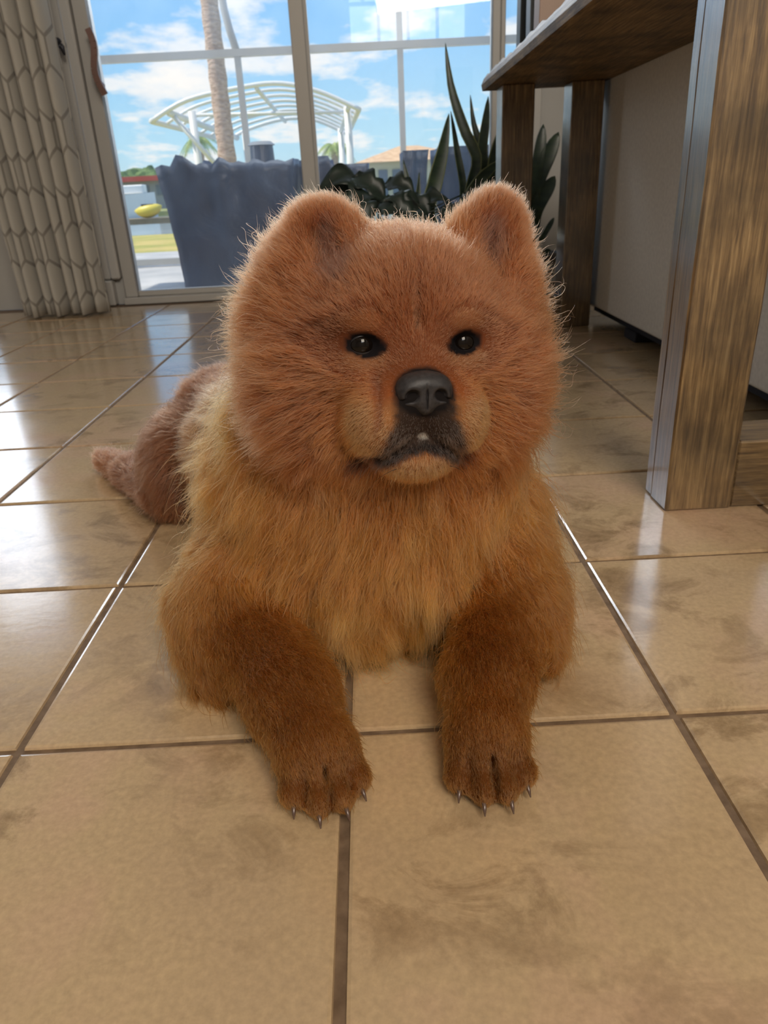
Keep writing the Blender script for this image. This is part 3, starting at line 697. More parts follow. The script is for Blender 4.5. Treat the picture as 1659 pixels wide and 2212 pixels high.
# distant trees
M_tree = noise_color(mat('far_tree_leaves', rough=.9), (.06, .12, .03), (.16, .24, .07), 1.5)
def far_tree(x, y, z0, w, hgt, label):
    e = empty('tree', (x, y, z0), label=label, cat='tree')
    tube('trunk', [(x, y, z0), (x, y, z0 + hgt * .6)], .2, M_trunk, e)
    bm = bmesh.new()
    for k in range(9):
        rr = w * random.uniform(.22, .34)
        bmesh.ops.create_icosphere(bm, subdivisions=3, radius=rr, matrix=Matrix.Translation((x + random.uniform(-.35, .35) * w, y + random.uniform(-.2, .2) * w, z0 + hgt - rr * random.uniform(.9, 1.3))))
    bumpy(bm, .35, 1.6); bm_done(bm, 'crown', M_tree, e)
pT = at(305, 362, 84); far_tree(pT.x, 84, -1, 4.6, pT.z + 1, 'round green tree above the red roofed building')
pT = at(345, 372, 76); far_tree(pT.x, 76, -1, 4.2, pT.z + 1, 'green tree to the right of the round one, partly behind the black block')
pT = at(262, 376, 70); far_tree(pT.x, 70, -1, 3.6, pT.z + 1, 'smallest green tree, at the left door edge above the red roof')

# ================================================================== DOG
# ---- signed-distance sculpt, meshed with surface nets
class Sculpt:
    def __init__(s, lo, hi, h):
        s.lo = np.array(lo, float); s.h = h; s.n = np.ceil((np.array(hi) - s.lo) / h).astype(int) + 1
        s.D = np.full(s.n, .2, np.float32); s.ax = [(s.lo[i] + h * np.arange(s.n[i])).astype(np.float32) for i in range(3)]
    def apply(s, fn, c, R, k, sub=False):
        m_ = R + k + 2 * s.h
        i0 = np.clip(((np.array(c) - m_ - s.lo) / s.h).astype(int), 0, s.n); i1 = np.clip(((np.array(c) + m_ - s.lo) / s.h).astype(int) + 2, 0, s.n)
        if (i1 <= i0).any(): return
        sl = tuple(slice(a, b) for a, b in zip(i0, i1))
        X, Y_, Z = np.meshgrid(*[s.ax[i][sl[i]] for i in range(3)], indexing='ij', sparse=True)
        d = fn(X, Y_, Z); D = s.D[sl]
        if sub:
            d = -d; h_ = np.clip(.5 + .5 * (D - d) / k, 0, 1) if k > 0 else None
            s.D[sl] = d * (1 - h_) + D * h_ + k * h_ * (1 - h_)
        else:
            h_ = np.clip(.5 + .5 * (D - d) / k, 0, 1); s.D[sl] = D * (1 - h_) + d * h_ - k * h_ * (1 - h_)
    def mesh(s):
        D = s.D; ins = D < 0; n = s.n
        cnt = np.zeros(n - 1, np.int8)
        for a in (0, 1):
            for b in (0, 1):
                for c in (0, 1): cnt += ins[a:n[0] - 1 + a, b:n[1] - 1 + b, c:n[2] - 1 + c]
        I = np.argwhere((cnt > 0) & (cnt < 8)); idx = -np.ones(n - 1, np.int64); idx[tuple(I.T)] = np.arange(len(I))
        acc = np.zeros((len(I), 3)); w = np.zeros(len(I))
        cor = [(a, b, c) for a in (0, 1) for b in (0, 1) for c in (0, 1)]
        for p in cor:
            for ax in range(3):
                if p[ax]: continue
                q = list(p); q[ax] = 1
                dp = D[tuple((I + p).T)]; dq = D[tuple((I + q).T)]
                mk = (dp < 0) != (dq < 0); t = np.where(mk, dp / np.where(mk, dp - dq, 1), 0)
                pos = np.array(p, float)[None] + t[:, None] * (np.array(q) - np.array(p))[None]
                acc += pos * mk[:, None]; w += mk
        V = s.lo + s.h * (I + acc / w[:, None])
        F = []
        for ax in range(3):
            o1, o2 = [(1, 2), (2, 0), (0, 1)][ax]
            a = [slice(1, n[i] - 1) for i in range(3)]; a[ax] = slice(0, n[ax] - 1)
            b = list(a); b[ax] = slice(1, n[ax])
            i0 = ins[tuple(a)]; i1 = ins[tuple(b)]; E = np.argwhere(i0 != i1); fl = i0[tuple(E.T)]
            E = E + [1 if i != ax else 0 for i in range(3)]
            e1 = np.zeros(3, int); e1[o1] = 1; e2 = np.zeros(3, int); e2[o2] = 1
            q = np.stack([idx[tuple((E - e1 - e2).T)], idx[tuple((E - e2).T)], idx[tuple(E.T)], idx[tuple((E - e1).T)]], 1)
            q[~fl] = q[~fl][:, ::-1]; F.append(q)
        return V, np.concatenate(F)

def f_ell(c, r, R=None):
    c = np.array(c, float); r = np.array(r, float); R = np.eye(3) if R is None else np.array(R)
    def fn(X, Y_, Z):
        x, y, z = X - c[0], Y_ - c[1], Z - c[2]
        p = [x * R[i, 0] + y * R[i, 1] + z * R[i, 2] for i in range(3)]
        k0 = np.sqrt(sum((p[i] / r[i]) ** 2 for i in range(3))) + 1e-6; k1 = np.sqrt(sum((p[i] / r[i] ** 2) ** 2 for i in range(3))) + 1e-6
        return k0 * (k0 - 1) / k1
    return fn, c, float(max(r))
def f_cap(a, b, ra, rb):
    a = np.array(a, float); b = np.array(b, float); ab = b - a; L2 = float(ab @ ab)
    def fn(X, Y_, Z):
        x, y, z = X - a[0], Y_ - a[1], Z - a[2]
        t = np.clip((x * ab[0] + y * ab[1] + z * ab[2]) / L2, 0, 1)
        return np.sqrt((x - t * ab[0]) ** 2 + (y - t * ab[1]) ** 2 + (z - t * ab[2]) ** 2) - (ra + (rb - ra) * t)
    return fn, (a + b) / 2, float(np.sqrt(L2) / 2 + max(ra, rb))

# ---- head frame: origin in the skull, a = picture right, b = forward, c = up
HO = np.array([.026, .705, .354])
vd = np.array([0, 0, CAMH]) - HO; vd /= np.linalg.norm(vd)
rt = np.cross(vd, [0, 0, 1]); rt /= np.linalg.norm(rt); rt = -rt if rt[0] < 0 else rt
up = np.cross(rt, vd); up = up if up[2] > 0 else -up
YH = math.radians(12); HB = vd * math.cos(YH) + rt * math.sin(YH); HA = rt * math.cos(YH) - vd * math.sin(YH); HC = up
tilt = math.radians(.8); HA, HC = HA * math.cos(tilt) - HC * math.sin(tilt), HC * math.cos(tilt) + HA * math.sin(tilt)
HR = np.stack([HA, HB, HC])
def hw(a, b, c): return HO + (HA * a + HB * b + HC * c) * .01       # centimetres in the head frame
def hrot(ra=0, rb=0, rc=0):     # extra rotation (degrees) of a part inside the head frame
    M_ = Matrix.Rotation(math.radians(rc), 3, 'Z') @ Matrix.Rotation(math.radians(ra), 3, 'X') @ Matrix.Rotation(math.radians(rb), 3, 'Y')
    return np.array(M_).T @ HR
PR = []   # (kind, fn, c, R, k, attributes)
def E_(c, r, k, at_, R=None): PR.append((0, *f_ell(c, r, R), k, at_))
def C_(a, b, ra, rb, k, at_): PR.append((0, *f_cap(a, b, ra, rb), k, at_))
def HE(c, r, k, at_, rot=(0, 0, 0)): PR.append((0, *f_ell(hw(*c), np.array(r) * .01, hrot(*rot)), k, at_))
def HS(c, r, k, rot=(0, 0, 0)): PR.append((1, *f_ell(hw(*c), np.array(r) * .01, hrot(*rot)), k, None))
# attributes: length (m), lift 0..1, comb vector (None = outward from the nose), colour (linear), clump
RED = (.225, .071, .029); DRED = (.13, .046, .021); GOLD = (.54, .142, .030); PALE = (.42, .160, .062); LEGC = (.175, .056, .009)
def A(ln, lift, comb, colr, clump=.5, dens=1.0): return dict(l=ln, lift=lift, comb=comb, c=colr, cl=clump, d=dens)
a_skull = A(.013, .45, None, RED, .15, 1.5); a_cheek = A(.042, .45, None, RED, .5); a_ruff = A(.062, .52, None, GOLD, .55)
a_muz = A(.0055, .35, None, GOLD, .0, 1.9); a_ear = A(.011, .5, None, RED, .1, 1.5)
# torso
E_((-.025, .805, .165), (.162, .122, .140), .03, A(.062, .38, ('from', .012, .76, .30), GOLD, .75))
E_((-.012, .752, .108), (.125, .088, .095), .04, A(.062, .36, ('from', .012, .76, .26), GOLD, .75))
E_((.012, .775, .26), (.135, .115, .11), .06, A(.058, .40, (0, -.5, -1), GOLD, .65))
C_((-.03, .88, .155), (-.17, 1.08, .120), .135, .108, .06, A(.045, .42, (-.5, .8, -.35), PALE, .5))
C_((-.19, 1.12, .115), (-.265, 1.24, .145), .100, .074, .04, A(.034, .4, (-.5, .7, -.1), DRED, .4))
# hind leg on the left, folded, foot pointing away
E_((-.335, 1.165, .085), (.060, .095, .085), .04, A(.026, .35, (-.6, .2, -.8), DRED, .35), None)
C_((-.36, 1.14, .045), (-.46, 1.27, .035), .040, .030, .03, A(.020, .3, (-.6, .8, -.1), DRED, .3))
C_((-.45, 1.27, .034), (-.545, 1.375, .026), .030, .020, .02, A(.026, .25, (-.7, .7, .1), RED, .3))
C_((.10, 1.05, .05), (.05, 1.25, .04), .06, .05, .04, A(.026, .3, (0, .9, -.3), DRED, .3))
# front legs
a_up = A(.044, .38, (-.25, -.35, -.9), (.32, .105, .024), .55); a_fore = A(.016, .28, (.45, -.85, -.15), LEGC, .3, 1.3); a_paw = A(.0055, .3, (.1, -.9, -.5), LEGC, .05, 1.9)
C_((-.115, .80, .135), (-.178, .725, .070), .066, .056, .035, a_up)
C_((-.178, .725, .062), (-.098, .575, .047), .054, .042, .03, a_fore)
C_((-.098, .575, .047), (-.074, .515, .040), .040, .034, .02, a_fore)
C_((.125, .80, .135), (.140, .725, .070), .058, .050, .035, dict(a_up, comb=(.3, -.3, -.9)))
C_((.140, .725, .060), (.096, .585, .047), .048, .040, .03, dict(a_fore, comb=(.1, -.95, -.15)))
C_((.096, .585, .047), (.087, .525, .040), .039, .034, .02, dict(a_fore, comb=(.0, -.95, -.15)))
E_((-.182, .692, .036), (.034, .046, .032), .05, dict(a_up, comb=(-.6, -.7, -.4), c=LEGC)); E_((.154, .688, .036), (.027, .040, .032), .05, dict(a_up, comb=(.8, -.5, -.3), c=LEGC))
PAWS = []
for (px, py, ang, sc_) in ((-.066, .500, math.radians(14), 1.0), (.084, .502, math.radians(2), .98)):
    d = np.array([math.sin(ang), -math.cos(ang), 0]); s = np.array([math.cos(ang), math.sin(ang), 0])
    def pp(f, r, z): return np.array([px, py, 0]) + d * f * sc_ + s * r * sc_ + [0, 0, z * sc_]
    ap = dict(a_paw, comb=tuple(d * .9 + [0, 0, -.45]))
    E_(pp(-.008, 0, .030), (.036 * sc_, .036 * sc_, .028), .016, ap)
    PAWG = []
    for g_ in (-.0190, .0005, .0200): PAWG.append((pp(.034, g_, .027), np.array([s, d * .87 - np.array([0, 0, .5]), d * .5 + np.array([0, 0, .87])])))
    for q, (fr, rr, rad) in enumerate(((.014, -.0260, .0142), (.029, -.0095, .0160), (.029, .0105, .0160), (.014, .0260, .0142))):
        C_(pp(fr - .022, rr * .85, .027), pp(fr, rr * 1.05, .0175), rad * .9, rad, .0045, ap)
        dd = (d * 1 + s * rr * 9); dd /= np.linalg.norm(dd); PAWS.append((pp(fr, rr * 1.05, .0125) + dd * rad * .75, dd))
    for gc, gR in PAWG: PR.append((1, *f_ell(gc, (.0018, .026, .012), gR), .008, None))
# head
HE((.8, -1.5, 1.2), (9.6, 9.0, 9.2), .03, a_skull)
HE((0, 1.6, 3.4), (7.6, 5.6, 5.8), .03, a_skull)                     # forehead
HE((-7.6, -1.5, -2.8), (5.8, 6.0, 7.4), .04, a_cheek); HE((8.0, -1.5, -2.8), (5.8, 6.0, 7.4), .04, a_cheek)   # cheeks
HE((0.4, -4.0, -.8), (13.0, 6.2, 10.6), .04, a_ruff); HE((-8.4, -3.6, 5.2), (4.0, 3.6, 5.6), .03, a_cheek); HE((10.2, -3.6, 4.6), (3.6, 3.6, 5.4), .03, a_cheek)                # ruff behind the face
HE((0, -1.0, -7.4), (9.0, 6.2, 4.6), .04, a_cheek)
HE((0, 4.2, -1.2), (3.2, 4.0, 3.0), .025, a_skull)                    # bridge
HE((0, 6.4, -4.3), (3.7, 4.3, 3.2), .02, dict(a_muz, c=RED))         # muzzle top
HE((-3.0, 6.6, -6.3), (3.4, 3.9, 3.8), .012, a_muz); HE((3.0, 6.6, -6.3), (3.4, 3.9, 3.8), .012, a_muz)     # flews
HE((0, 6.2, -9.4), (3.8, 3.2, 2.5), .010, a_muz)                     # chin
HE((-4.8, 5.2, 2.4), (2.6, 1.9, 1.5), .018, a_skull, (0, 18, 0)); HE((4.8, 5.2, 2.4), (2.6, 1.9, 1.5), .018, a_skull, (0, -18, 0))  # brows
HE((-5.0, 4.4, -1.7), (2.7, 2.2, 1.9), .018, dict(a_skull, l=.008)); HE((5.0, 4.4, -1.7), (2.7, 2.2, 1.9), .018, dict(a_skull, l=.008))
# ears: thick rounded cups
HE((-6.2, -2.0, 9.0), (4.2, 2.2, 5.0), .022, a_ear, (8, -10, -18)); HE((9.6, -2.0, 9.4), (3.5, 2.1, 5.6), .022, a_ear, (6, 12, 20))
HS((-6.3, .6, 8.3), (1.9, 1.5, 3.2), .014, (8, -20, -18)); HS((9.4, .7, 8.6), (1.5, 1.5, 3.8), .014, (6, 4, 20))
# creases: forehead furrow, eye sockets, mouth line
HS((0, 7.6, 4.2), (.25, 1.1, 3.2), .010, (-8, 0, 0))
EYES = ((-4.6, 5.8, .35), (4.6, 5.8, .30))
for ex, ey, ez in EYES: HS((ex, ey + 1.2, ez), (1.25, .9, .72), .008)
HS((0, 10.6, -8.15), (1.5, 1.5, .35), .005); HS((0, 10.9, -6.6), (.12, 1.0, 1.6), .006)
for sg in (-1, 1): HS((sg * 2.3, 9.6, -8.75), (1.7, 1.6, .22), .006, (0, sg * 32, 0)); HS((sg * 4.6, 7.6, -9.6), (1.3, 1.6, .3), .006, (0, sg * 6, 0))

SD = Sculpt((-.62, .40, -.012), (.30, 1.46, .56), .0042)
for kind, fn, c, R, k, at_ in PR: SD.apply(fn, c, R, max(k, .004), kind == 1)
V, F = SD.mesh()
V[:, 2] = np.maximum(V[:, 2], .0012)
me = bpy.data.meshes.new('body'); me.vertices.add(len(V)); me.vertices.foreach_set('co', V.ravel())
me.loops.add(F.size); me.loops.foreach_set('vertex_index', F.ravel().astype(np.int32)); me.polygons.add(len(F))
me.polygons.foreach_set('loop_start', np.arange(0, F.size, 4, dtype=np.int32)); me.update(calc_edges=True); me.validate(); me.shade_smooth()
VN = np.empty(len(V) * 3, np.float32); me.vertices.foreach_get('normal', VN); VN = VN.reshape(-1, 3).astype(float)

def field(P_):
    """blend of the primitives' fur attributes at points P_"""
    n = len(P_); acc = dict(l=np.zeros(n), lift=np.zeros(n), cl=np.zeros(n), d=np.zeros(n), c=np.zeros((n, 3)), v=np.zeros((n, 3))); W_ = np.zeros(n)
    nose = hw(0, 9.5, -3.2); rad = P_ - nose; rad /= np.linalg.norm(rad, axis=1)[:, None]
    for kind, fn, c, R, k, at_ in PR:
        if kind: continue
        d = fn(P_[:, 0], P_[:, 1], P_[:, 2]); w = np.exp(-np.maximum(d + .02, 0) / .014)
        for q in ('l', 'lift', 'cl', 'd'): acc[q] += w * at_[q]
        acc['c'] += w[:, None] * np.array(at_['c'])
        if at_['comb'] is None: acc['v'] += w[:, None] * rad
        elif at_['comb'][0] == 'from':
            q_ = P_ - np.array(at_['comb'][1:]); q_[:, 2] -= .03; acc['v'] += w[:, None] * q_ / np.linalg.norm(q_, axis=1)[:, None]
        else: cv = np.array(at_['comb'], float); acc['v'] += w[:, None] * (cv / np.linalg.norm(cv))
        W_ += w
    for q in acc: acc[q] = acc[q] / (W_[:, None] if acc[q].ndim == 2 else W_)
    return acc
def sst(x, a, b): t = np.clip((x - a) / (b - a), 0, 1); return t * t * (3 - 2 * t)
def vnoise(P_, sc_, seed=0):
    """cheap value noise, trilinear"""
    q = P_ * sc_ + seed * 13.7; i = np.floor(q).astype(np.int64); f = q - i; f = f * f * (3 - 2 * f); o = 0
    def hsh(a, b, c): h_ = (a * 73856093 ^ b * 19349663 ^ c * 83492791 ^ seed * 2654435) & 0xffffff; h_ = (h_ * 1103515245 + 12345) & 0x7fffffff; return ((h_ >> 8) & 0xffff) / 65535.
    for a in (0, 1):
        for b in (0, 1):
            for c in (0, 1):
                w = (f[:, 0] if a else 1 - f[:, 0]) * (f[:, 1] if b else 1 - f[:, 1]) * (f[:, 2] if c else 1 - f[:, 2])
                o = o + w * hsh(i[:, 0] + a, i[:, 1] + b, i[:, 2] + c)
    return o
def coat(P_, at_):
    """coat pattern: dark lips, pale muzzle, and shade painted inside the ears; returns colour, length, density"""
    h_ = (P_ - HO) @ HR.T * 100; a, b, c = h_.T; col = at_['c'].copy(); ln = at_['l'].copy(); de = at_['d'].copy()
    head = (b > -6)
    def mixin(cl, w): nonlocal col; col = col * (1 - w[:, None]) + np.array(cl) * w[:, None]
    jit = (vnoise(P_, 900, 3) - .5) * 1.6
    # pale sides of the muzzle and under the eyes
    mz = sst(b, 6.2, 8.2) * sst(-c, 3.6, 5.2) * (1 - sst(-c, 10.8, 12))
    mixin((.46, .22, .085), mz * .7)
    for ex, ey, ez in EYES:
        r_ = np.hypot((a - ex) / 2.1, (c - ez + 1.2) / 1.3); mixin((.46, .21, .095), (1 - sst(r_, .5, 1.15)) * (b > 2) * .6)
        r_ = np.hypot((a - ex) / 1.9, (c - ez - 1.9) / 1.0); mixin((.42, .17, .07), (1 - sst(r_, .5, 1.2)) * (b > 2) * .5)
        x_ = (a - ex) * np.sign(ex); r_ = np.hypot((x_ + .15) / 1.75, (c - ez + .08 - .12 * x_) / (1.12 - .12 * np.abs(x_)))
        mixin((.012, .010, .012), (1 - sst(r_ + jit * .04, .95, 1.12)) * (b > 2)); ln = np.where((r_ < 1.18) & (b > 2), .0016, ln); de = np.where((r_ < .74) & (b > 2), 0, de)
        ln = np.where((r_ >= 1.18) & (r_ < 3.0) & (b > 2), np.minimum(ln, .003 + .0025 * (r_ - 1.0)), ln)
    # black lips and the dark patch between nose and mouth
    dk = (1 - sst(np.abs(a) + jit * .35, 2.3 + .42 * np.clip(-c - 6, 0, 4), 3.2 + .42 * np.clip(-c - 6, 0, 4))) * sst(-c, 3.4, 4.4) * (1 - sst(-c + jit * .2, 8.5 + .18 * np.abs(a), 9.1 + .18 * np.abs(a))) * sst(b, 7.2, 8.4)
    mixin((.030, .024, .022), dk * .94)
    cn = (1 - sst(np.hypot((np.abs(a) - 4.0) / 2.1, (c + 9.75) / .85) + jit * .12, .55, 1.15)) * (b > 1.5); mixin((.028, .022, .020), cn * .9)
    ml = (1 - sst(np.abs(c + 8.45 + .38 * np.abs(a) * (np.abs(a) < 4)) + jit * .1, .2, .55)) * (1 - sst(np.abs(a), 3.2, 4.6)) * (b > 6.8); mixin((.022, .018, .018), ml * .95)
    wt_ = (1 - sst(np.hypot(a / .36, (c + 7.55 + .5 * np.abs(a)) / .16), .6, 1.2)) * (b > 8); mixin((.60, .57, .52), wt_)
    # length on the face grows away from the nose
    rr = np.sqrt(a * a + (b - 9.5) ** 2 + (c + 4) ** 2); fm = (b > -2) & (np.abs(a) < 9) & (c > -12) & (c < 10)
    ln = np.where(fm, np.minimum(ln, .0035 + .0030 * np.maximum(rr - 3.2, 0)), ln)
    npd = np.hypot(a / 2.75, (c + 3.75) / 2.15); mixin((.015, .012, .012), (1 - sst(npd, .9, 1.05)) * (b > 7.0)); de = np.where((npd < .92) & (b > 8.0), 0, de); ln = np.where((npd < 1.25) & (b > 7.5), .0030, ln)
    # darker furrow, tear line
    mixin((.20, .07, .03), (1 - sst(np.abs(a), .1, .55)) * sst(c, .8, 2.5) * (1 - sst(c, 7, 9)) * (b > 4) * .75)
    tl = (1 - sst(np.hypot((a + 3.9 - .12 * (c + 5)) / .38, (c + 4.3) / 3.1), .6, 1.2)) * (b > 3); mixin((.20, .065, .03), tl * .8)
    # inside of the ears: shade of the cups put into the fur colour
    for (ex, ec) in ((-6.3, 8.4), (9.4, 8.8)):
        r_ = np.hypot((a - ex) / 1.9, (c - ec) / 3.6); mixin((.11, .055, .042), (1 - sst(r_, .6, 1.1)) * (b > -2.2) * .8)
    # mottled coat
    mott = .82 + .36 * vnoise(P_, 38, 1) ; col = col * mott[:, None]
    # toes' dark slits are geometry; soles dark
    return col, ln, de

M_skin = mat('dog_skin', (.2, .09, .04), .8, spec=.1); nt_, b_, l_ = nodes(M_skin)
an = N(nt_, 'ShaderNodeAttribute'); an.attribute_name = 'coat'; l_(an.outputs['Color'], b_.inputs['Base Color'])
av = field(V); cv_, lv_, dvv = coat(V, av); cv_ *= .55
ca = me.color_attributes.new('coat', 'FLOAT_COLOR', 'POINT'); ca.data.foreach_set('color', np.concatenate([cv_, np.ones((len(V), 1))], 1).astype(np.float32).ravel())
dog = empty('dog', (-.05, .85, 0), label='fluffy red chow chow dog lying on the beige tiles, facing the camera', cat='dog')
body = link('body', me, dog, M_skin)

# ---- fur strands
def make_fur_mat():
    m_ = bpy.data.materials.new('dog_fur'); m_.use_nodes = True; nt = m_.node_tree; nt.nodes.clear(); l = nt.links.new
    o = N(nt, 'ShaderNodeOutputMaterial'); at_ = N(nt, 'ShaderNodeAttribute'); at_.attribute_name = 'coat'
    hi = N(nt, 'ShaderNodeHairInfo')
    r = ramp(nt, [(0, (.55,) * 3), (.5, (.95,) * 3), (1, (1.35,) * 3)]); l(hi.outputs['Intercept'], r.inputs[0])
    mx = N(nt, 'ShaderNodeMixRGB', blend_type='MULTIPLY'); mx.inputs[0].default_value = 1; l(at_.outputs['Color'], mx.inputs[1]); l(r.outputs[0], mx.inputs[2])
    h_ = N(nt, 'ShaderNodeBsdfHairPrincipled'); h_.model = 'CHIANG'; h_.parametrization = 'COLOR'
    l(mx.outputs[0], h_.inputs['Color']); h_.inputs['Roughness'].default_value = .42; h_.inputs['Radial Roughness'].default_value = .55
    h_.inputs['Coat'].default_value = 0.0; h_.inputs['Random Roughness'].default_value = .2
    l(h_.outputs[0], o.inputs[0]); return m_
M_fur = make_fur_mat()
NST = 430000
tri = np.concatenate([F[:, [0, 1, 2]], F[:, [0, 2, 3]]]); p0, p1, p2 = V[tri[:, 0]], V[tri[:, 1]], V[tri[:, 2]]
cr_ = np.cross(p1 - p0, p2 - p0); ar = np.linalg.norm(cr_, axis=1) * .5; cen = (p0 + p1 + p2) / 3
fa = dvv[tri].mean(1)
# more strands where the fur is short and near the camera; few under the belly
wgt = ar * fa * np.where(cen[:, 2] < .004, 0, 1) * np.clip(1.35 - .75 * (cen[:, 1] - .6), .35, 1.35)
vis = np.einsum('ij,ij->i', np.array([0, 0, CAMH]) - cen, cr_ / np.maximum(np.linalg.norm(cr_, axis=1), 1e-12)[:, None]) > -.25
wgt *= np.where(vis, 1, .3)
cum = np.cumsum(wgt); pick = np.searchsorted(cum, rng.random(NST) * cum[-1]); pick = np.minimum(pick, len(tri) - 1)
u_, v_ = rng.random(NST), rng.random(NST); fl = u_ + v_ > 1; u_[fl] = 1 - u_[fl]; v_[fl] = 1 - v_[fl]
ww = np.stack([1 - u_ - v_, u_, v_], 1)[:, :, None]; T3 = tri[pick]
P0 = (V[T3] * ww).sum(1); Nn = (VN[T3] * ww).sum(1); Nn /= np.linalg.norm(Nn, axis=1)[:, None] + 1e-9
fa_ = field(P0); colr, ln, de = coat(P0, fa_)
keep = rng.random(NST) < np.where(de <= 0, 0, 1); P0, Nn, colr, ln = P0[keep], Nn[keep], colr[keep], ln[keep]
for q in fa_: fa_[q] = fa_[q][keep]
n = len(P0)
cmb = fa_['v']
# swirl the lay of the coat a little
for i_, (s1, am) in enumerate(((13, .85), (45, .35))):
    nv = np.stack([vnoise(P0, s1, 11 + 3 * i_ + q) - .5 for q in range(3)], 1); cmb = cmb + nv * am * np.clip(ln / .04, .25, 1)[:, None]
tn = cmb - Nn * np.einsum('ij,ij->i', cmb, Nn)[:, None]; tn /= np.linalg.norm(tn, axis=1)[:, None] + 1e-6
ln = ln * (.65 + .6 * rng.random(n)) * (.8 + .4 * vnoise(P0, 30, 5))
stray = rng.random(n) < .02; ln = np.where(stray & (ln > .006), ln * 1.55, ln)
lift = np.clip(fa_['lift'] + (rng.random(n) - .5) * .25 + stray * .35, .08, .95)
jit = rng.normal(size=(n, 3)) * (.05 + .05 * np.clip(ln / .03, 0, 1))[:, None]
d0 = Nn * (lift * 1.3)[:, None] + tn * (1 - lift)[:, None] + jit; d0 /= np.linalg.norm(d0, axis=1)[:, None]
d1 = Nn * (lift * .35)[:, None] + tn + jit * 1.5; d1 /= np.linalg.norm(d1, axis=1)[:, None]
d1[:, 2] -= np.clip(ln * 6, 0, .4)
K = 5; pts = np.zeros((n, K, 3)); pts[:, 0] = P0 - Nn * .001
for k in range(1, K):
    t = (k - .5) / (K - 1); dk_ = d0 * (1 - t) + d1 * t; dk_ /= np.linalg.norm(dk_, axis=1)[:, None]
    pts[:, k] = pts[:, k - 1] + dk_ * (ln / (K - 1))[:, None]
# tufts: strands lean towards the nearest tuft's own strand
tint = np.ones(n)
for ncl, lmin, fac in ((9000, .009, .75), (1800, .026, .55)):
    ci = rng.choice(np.where(ln > lmin * .8)[0], ncl, replace=False); kd = kdtree.KDTree(ncl)
    for j_, i_ in enumerate(ci): kd.insert(P0[i_], j_)
    kd.balance()
    long_ = np.where(ln > lmin)[0]; near = np.array([kd.find(P0[i_])[1] for i_ in long_])
    lead = pts[ci[near]].copy(); kick = rng.normal(size=(ncl, 3)) * .22; amt = fa_['cl'][long_] * fac; lenr = ln[long_] / ln[ci[near]]
    for k in range(1, K):
        t = k / (K - 1); a_ = (amt * t ** 1.3)[:, None]
        tgt = lead[:, 0] + (lead[:, k] - lead[:, 0]) * np.clip(lenr, .6, 1.4)[:, None] + kick[near] * (ln[long_] * t * t)[:, None]
        pts[long_, k] = pts[long_, k] * (1 - a_) + tgt * a_
    tuft = rng.normal(size=ncl) * .12; tint[long_] += tuft[near] * np.clip(amt * 1.5, 0, 1)
# slight waviness, and nothing below the floor
for k in range(2, K): pts[:, k] += rng.normal(size=(n, 3)) * (ln * .035)[:, None]
pts[:, :, 2] = np.where(pts[:, :, 2] < .0015, .0015 + .002 * rng.random((n, K)), pts[:, :, 2])
colr = np.clip(colr * (tint * (1 + rng.normal(size=n) * .12))[:, None], .004, .95)
hc = bpy.data.hair_curves.new('fur'); hc.add_curves([K] * n)
hc.attributes['position'].data.foreach_set('vector', pts.astype(np.float32).ravel())
prof_ = np.array([1, 1, .85, .55, .12]); rad_ = (np.clip(.00017 + ln * .0028, .00017, .00027))[:, None] * prof_[None]
ra_ = hc.attributes.get('radius') or hc.attributes.new('radius', 'FLOAT', 'POINT'); ra_.data.foreach_set('value', rad_.astype(np.float32).ravel())
ca = hc.attributes.new('coat', 'FLOAT_COLOR', 'CURVE'); ca.data.foreach_set('color', np.concatenate([colr, np.ones((n, 1))], 1).astype(np.float32).ravel())
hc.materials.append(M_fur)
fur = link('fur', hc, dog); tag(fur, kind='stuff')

# ---- eyes, lids, nose, claws, whiskers
M_eye = mat('dark_eye', (.006, .004, .003), .03, spec=.3); M_lid_ = mat('black_eyelid_skin', (.014, .012, .014), .45)
def soft(name, mat_, fn_list, lo, hi, h_, parent=dog):
    s = Sculpt(lo, hi, h_)
    for (fn, c, R), k, sub in fn_list: s.apply(fn, c, R, k, sub)
    v, f = s.mesh(); me_ = bpy.data.meshes.new(name); me_.from_pydata(v.tolist(), [], f.tolist()); me_.validate()
    return link(name, me_, parent, mat_, True)
def box_of(c, r): return tuple(np.array(c) - r), tuple(np.array(c) + r)
for ex, ey, ez in EYES:
    c = hw(ex, ey - .25, ez); bm = bmesh.new(); bmesh.ops.create_uvsphere(bm, u_segments=32, v_segments=20, radius=.0125, matrix=Matrix.Translation(c))
    bm_done(bm, 'eye', M_eye, dog, True)
    # lid: almond ring that follows the ball
    bm = bmesh.new(); sg = 1 if ex > 0 else -1; rows = []
    n_ = 40
    for k in range(n_):
        th = 2 * math.pi * k / n_; row = []
        for (ra1, db) in ((.90, .18), (1.03, .34), (1.20, .30), (1.36, .0), (1.44, -.45)):
            x = 1.22 * math.cos(th) * ra1; z = (.78 * math.sin(th)) * ra1 * (1 - .10 * math.cos(th) ** 2) - .10 * math.cos(th) * sg * sg * 0 + (.10 * sg * x * 0) - .10 * (x * sg) * -.5 * -1
            rb = math.sqrt(max(1.25 ** 2 - min(x * x + z * z, 1.25 ** 2 * .96), 0))
            row.append(bm.verts.new(hw(ex + x, ey - .25 + rb * (.96 if ra1 < 1.3 else .8) + db * .45, ez + z)))
        rows.append(row)
    for k in range(n_):
        for j in range(4): bm.faces.new((rows[k][j], rows[(k + 1) % n_][j], rows[(k + 1) % n_][j + 1], rows[k][j + 1]))
    bmesh.ops.recalc_face_normals(bm, faces=bm.faces); lo_ = bm_done(bm, 'eyelid', M_lid_, dog, True)
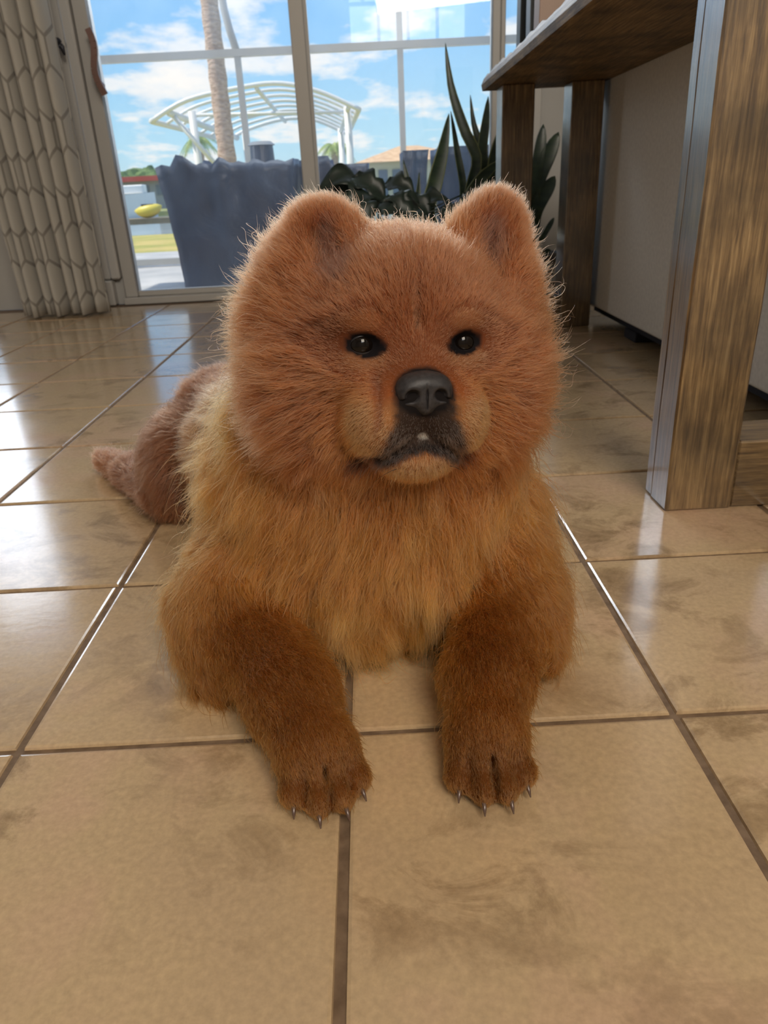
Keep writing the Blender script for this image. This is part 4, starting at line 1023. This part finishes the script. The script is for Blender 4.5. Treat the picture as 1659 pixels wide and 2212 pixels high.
M_nose = noise_color(mat('black_nose_leather', rough=.5, spec=.45), (.016, .015, .017), (.032, .029, .031), 300, 3, bump=.5, bdist=.0004)
NZ = (0, 9.6, -3.75)
def nl(a, b, c): return hw(NZ[0] + a, NZ[1] + b, NZ[2] + c)
def ne(c, r, rot=(0, 0, 0)): return f_ell(nl(*c), np.array(r) * .01, hrot(*rot))
parts_ = [(ne((0, 0, .55), (2.15, 1.5, 1.15)), .004, False), (ne((-1.25, .15, -.05), (1.2, 1.25, 1.3)), .005, False), (ne((1.25, .15, -.05), (1.2, 1.25, 1.3)), .005, False),
          (ne((0, .35, -.75), (1.1, 1.0, 1.25)), .005, False), (ne((0, -.2, .2), (2.3, 1.2, 1.4)), .006, False),
          (ne((-1.28, 1.25, -.30), (.60, .70, .50), (0, -25, 0)), .0035, True), (ne((1.28, 1.25, -.30), (.60, .70, .50), (0, 25, 0)), .0035, True),
          (ne((-1.85, .95, -.72), (.75, .8, .16), (0, -14, 0)), .002, True), (ne((1.85, .95, -.72), (.75, .8, .16), (0, 14, 0)), .002, True),
          (ne((0, 1.5, -.95), (.07, .5, 1.35)), .0015, True)]
c_ = nl(0, 0, 0); soft('nose', M_nose, parts_, *box_of(c_, .033), .0008)
M_claw = mat('dark_claw', (.10, .06, .045), .25, spec=.6, coat=.3)
for c, d in PAWS:
    c = Vector(c); d = Vector(d); s = d.cross(Vector((0, 0, 1)))
    tube('claw', [c - d * .004 + Vector((0, 0, .002)), c + d * .004 + Vector((0, 0, .001)), c + d * .0075 - Vector((0, 0, .002)), c + d * .0105 - Vector((0, 0, .0058))], [.0023, .0022, .0016, .0006], M_claw, dog, 8)
M_whisk = mat('black_whisker', (.02, .012, .01), .4)
for sg in (-1, 1):
    for (a, b, c, ln_, dz) in ((3.0, 9.3, -5.6, 2.6, -.5), (3.5, 8.8, -6.4, 3.4, -1.0), (3.9, 8.4, -7.3, 2.8, -1.5), (3.2, 9.2, -7.0, 2.2, -1.2), (2.4, 9.0, -10.4, 2.0, -1.2)):
        w_ = [hw(sg * (a + ln_ * t), b + .8 * t - 2.2 * t * t, c + dz * t * t - .2 * t) for t in (0, .25, .5, .75, 1)]
        tube('whisker', w_, [.00028, .00025, .0002, .00014, .00006], M_whisk, dog, 5)
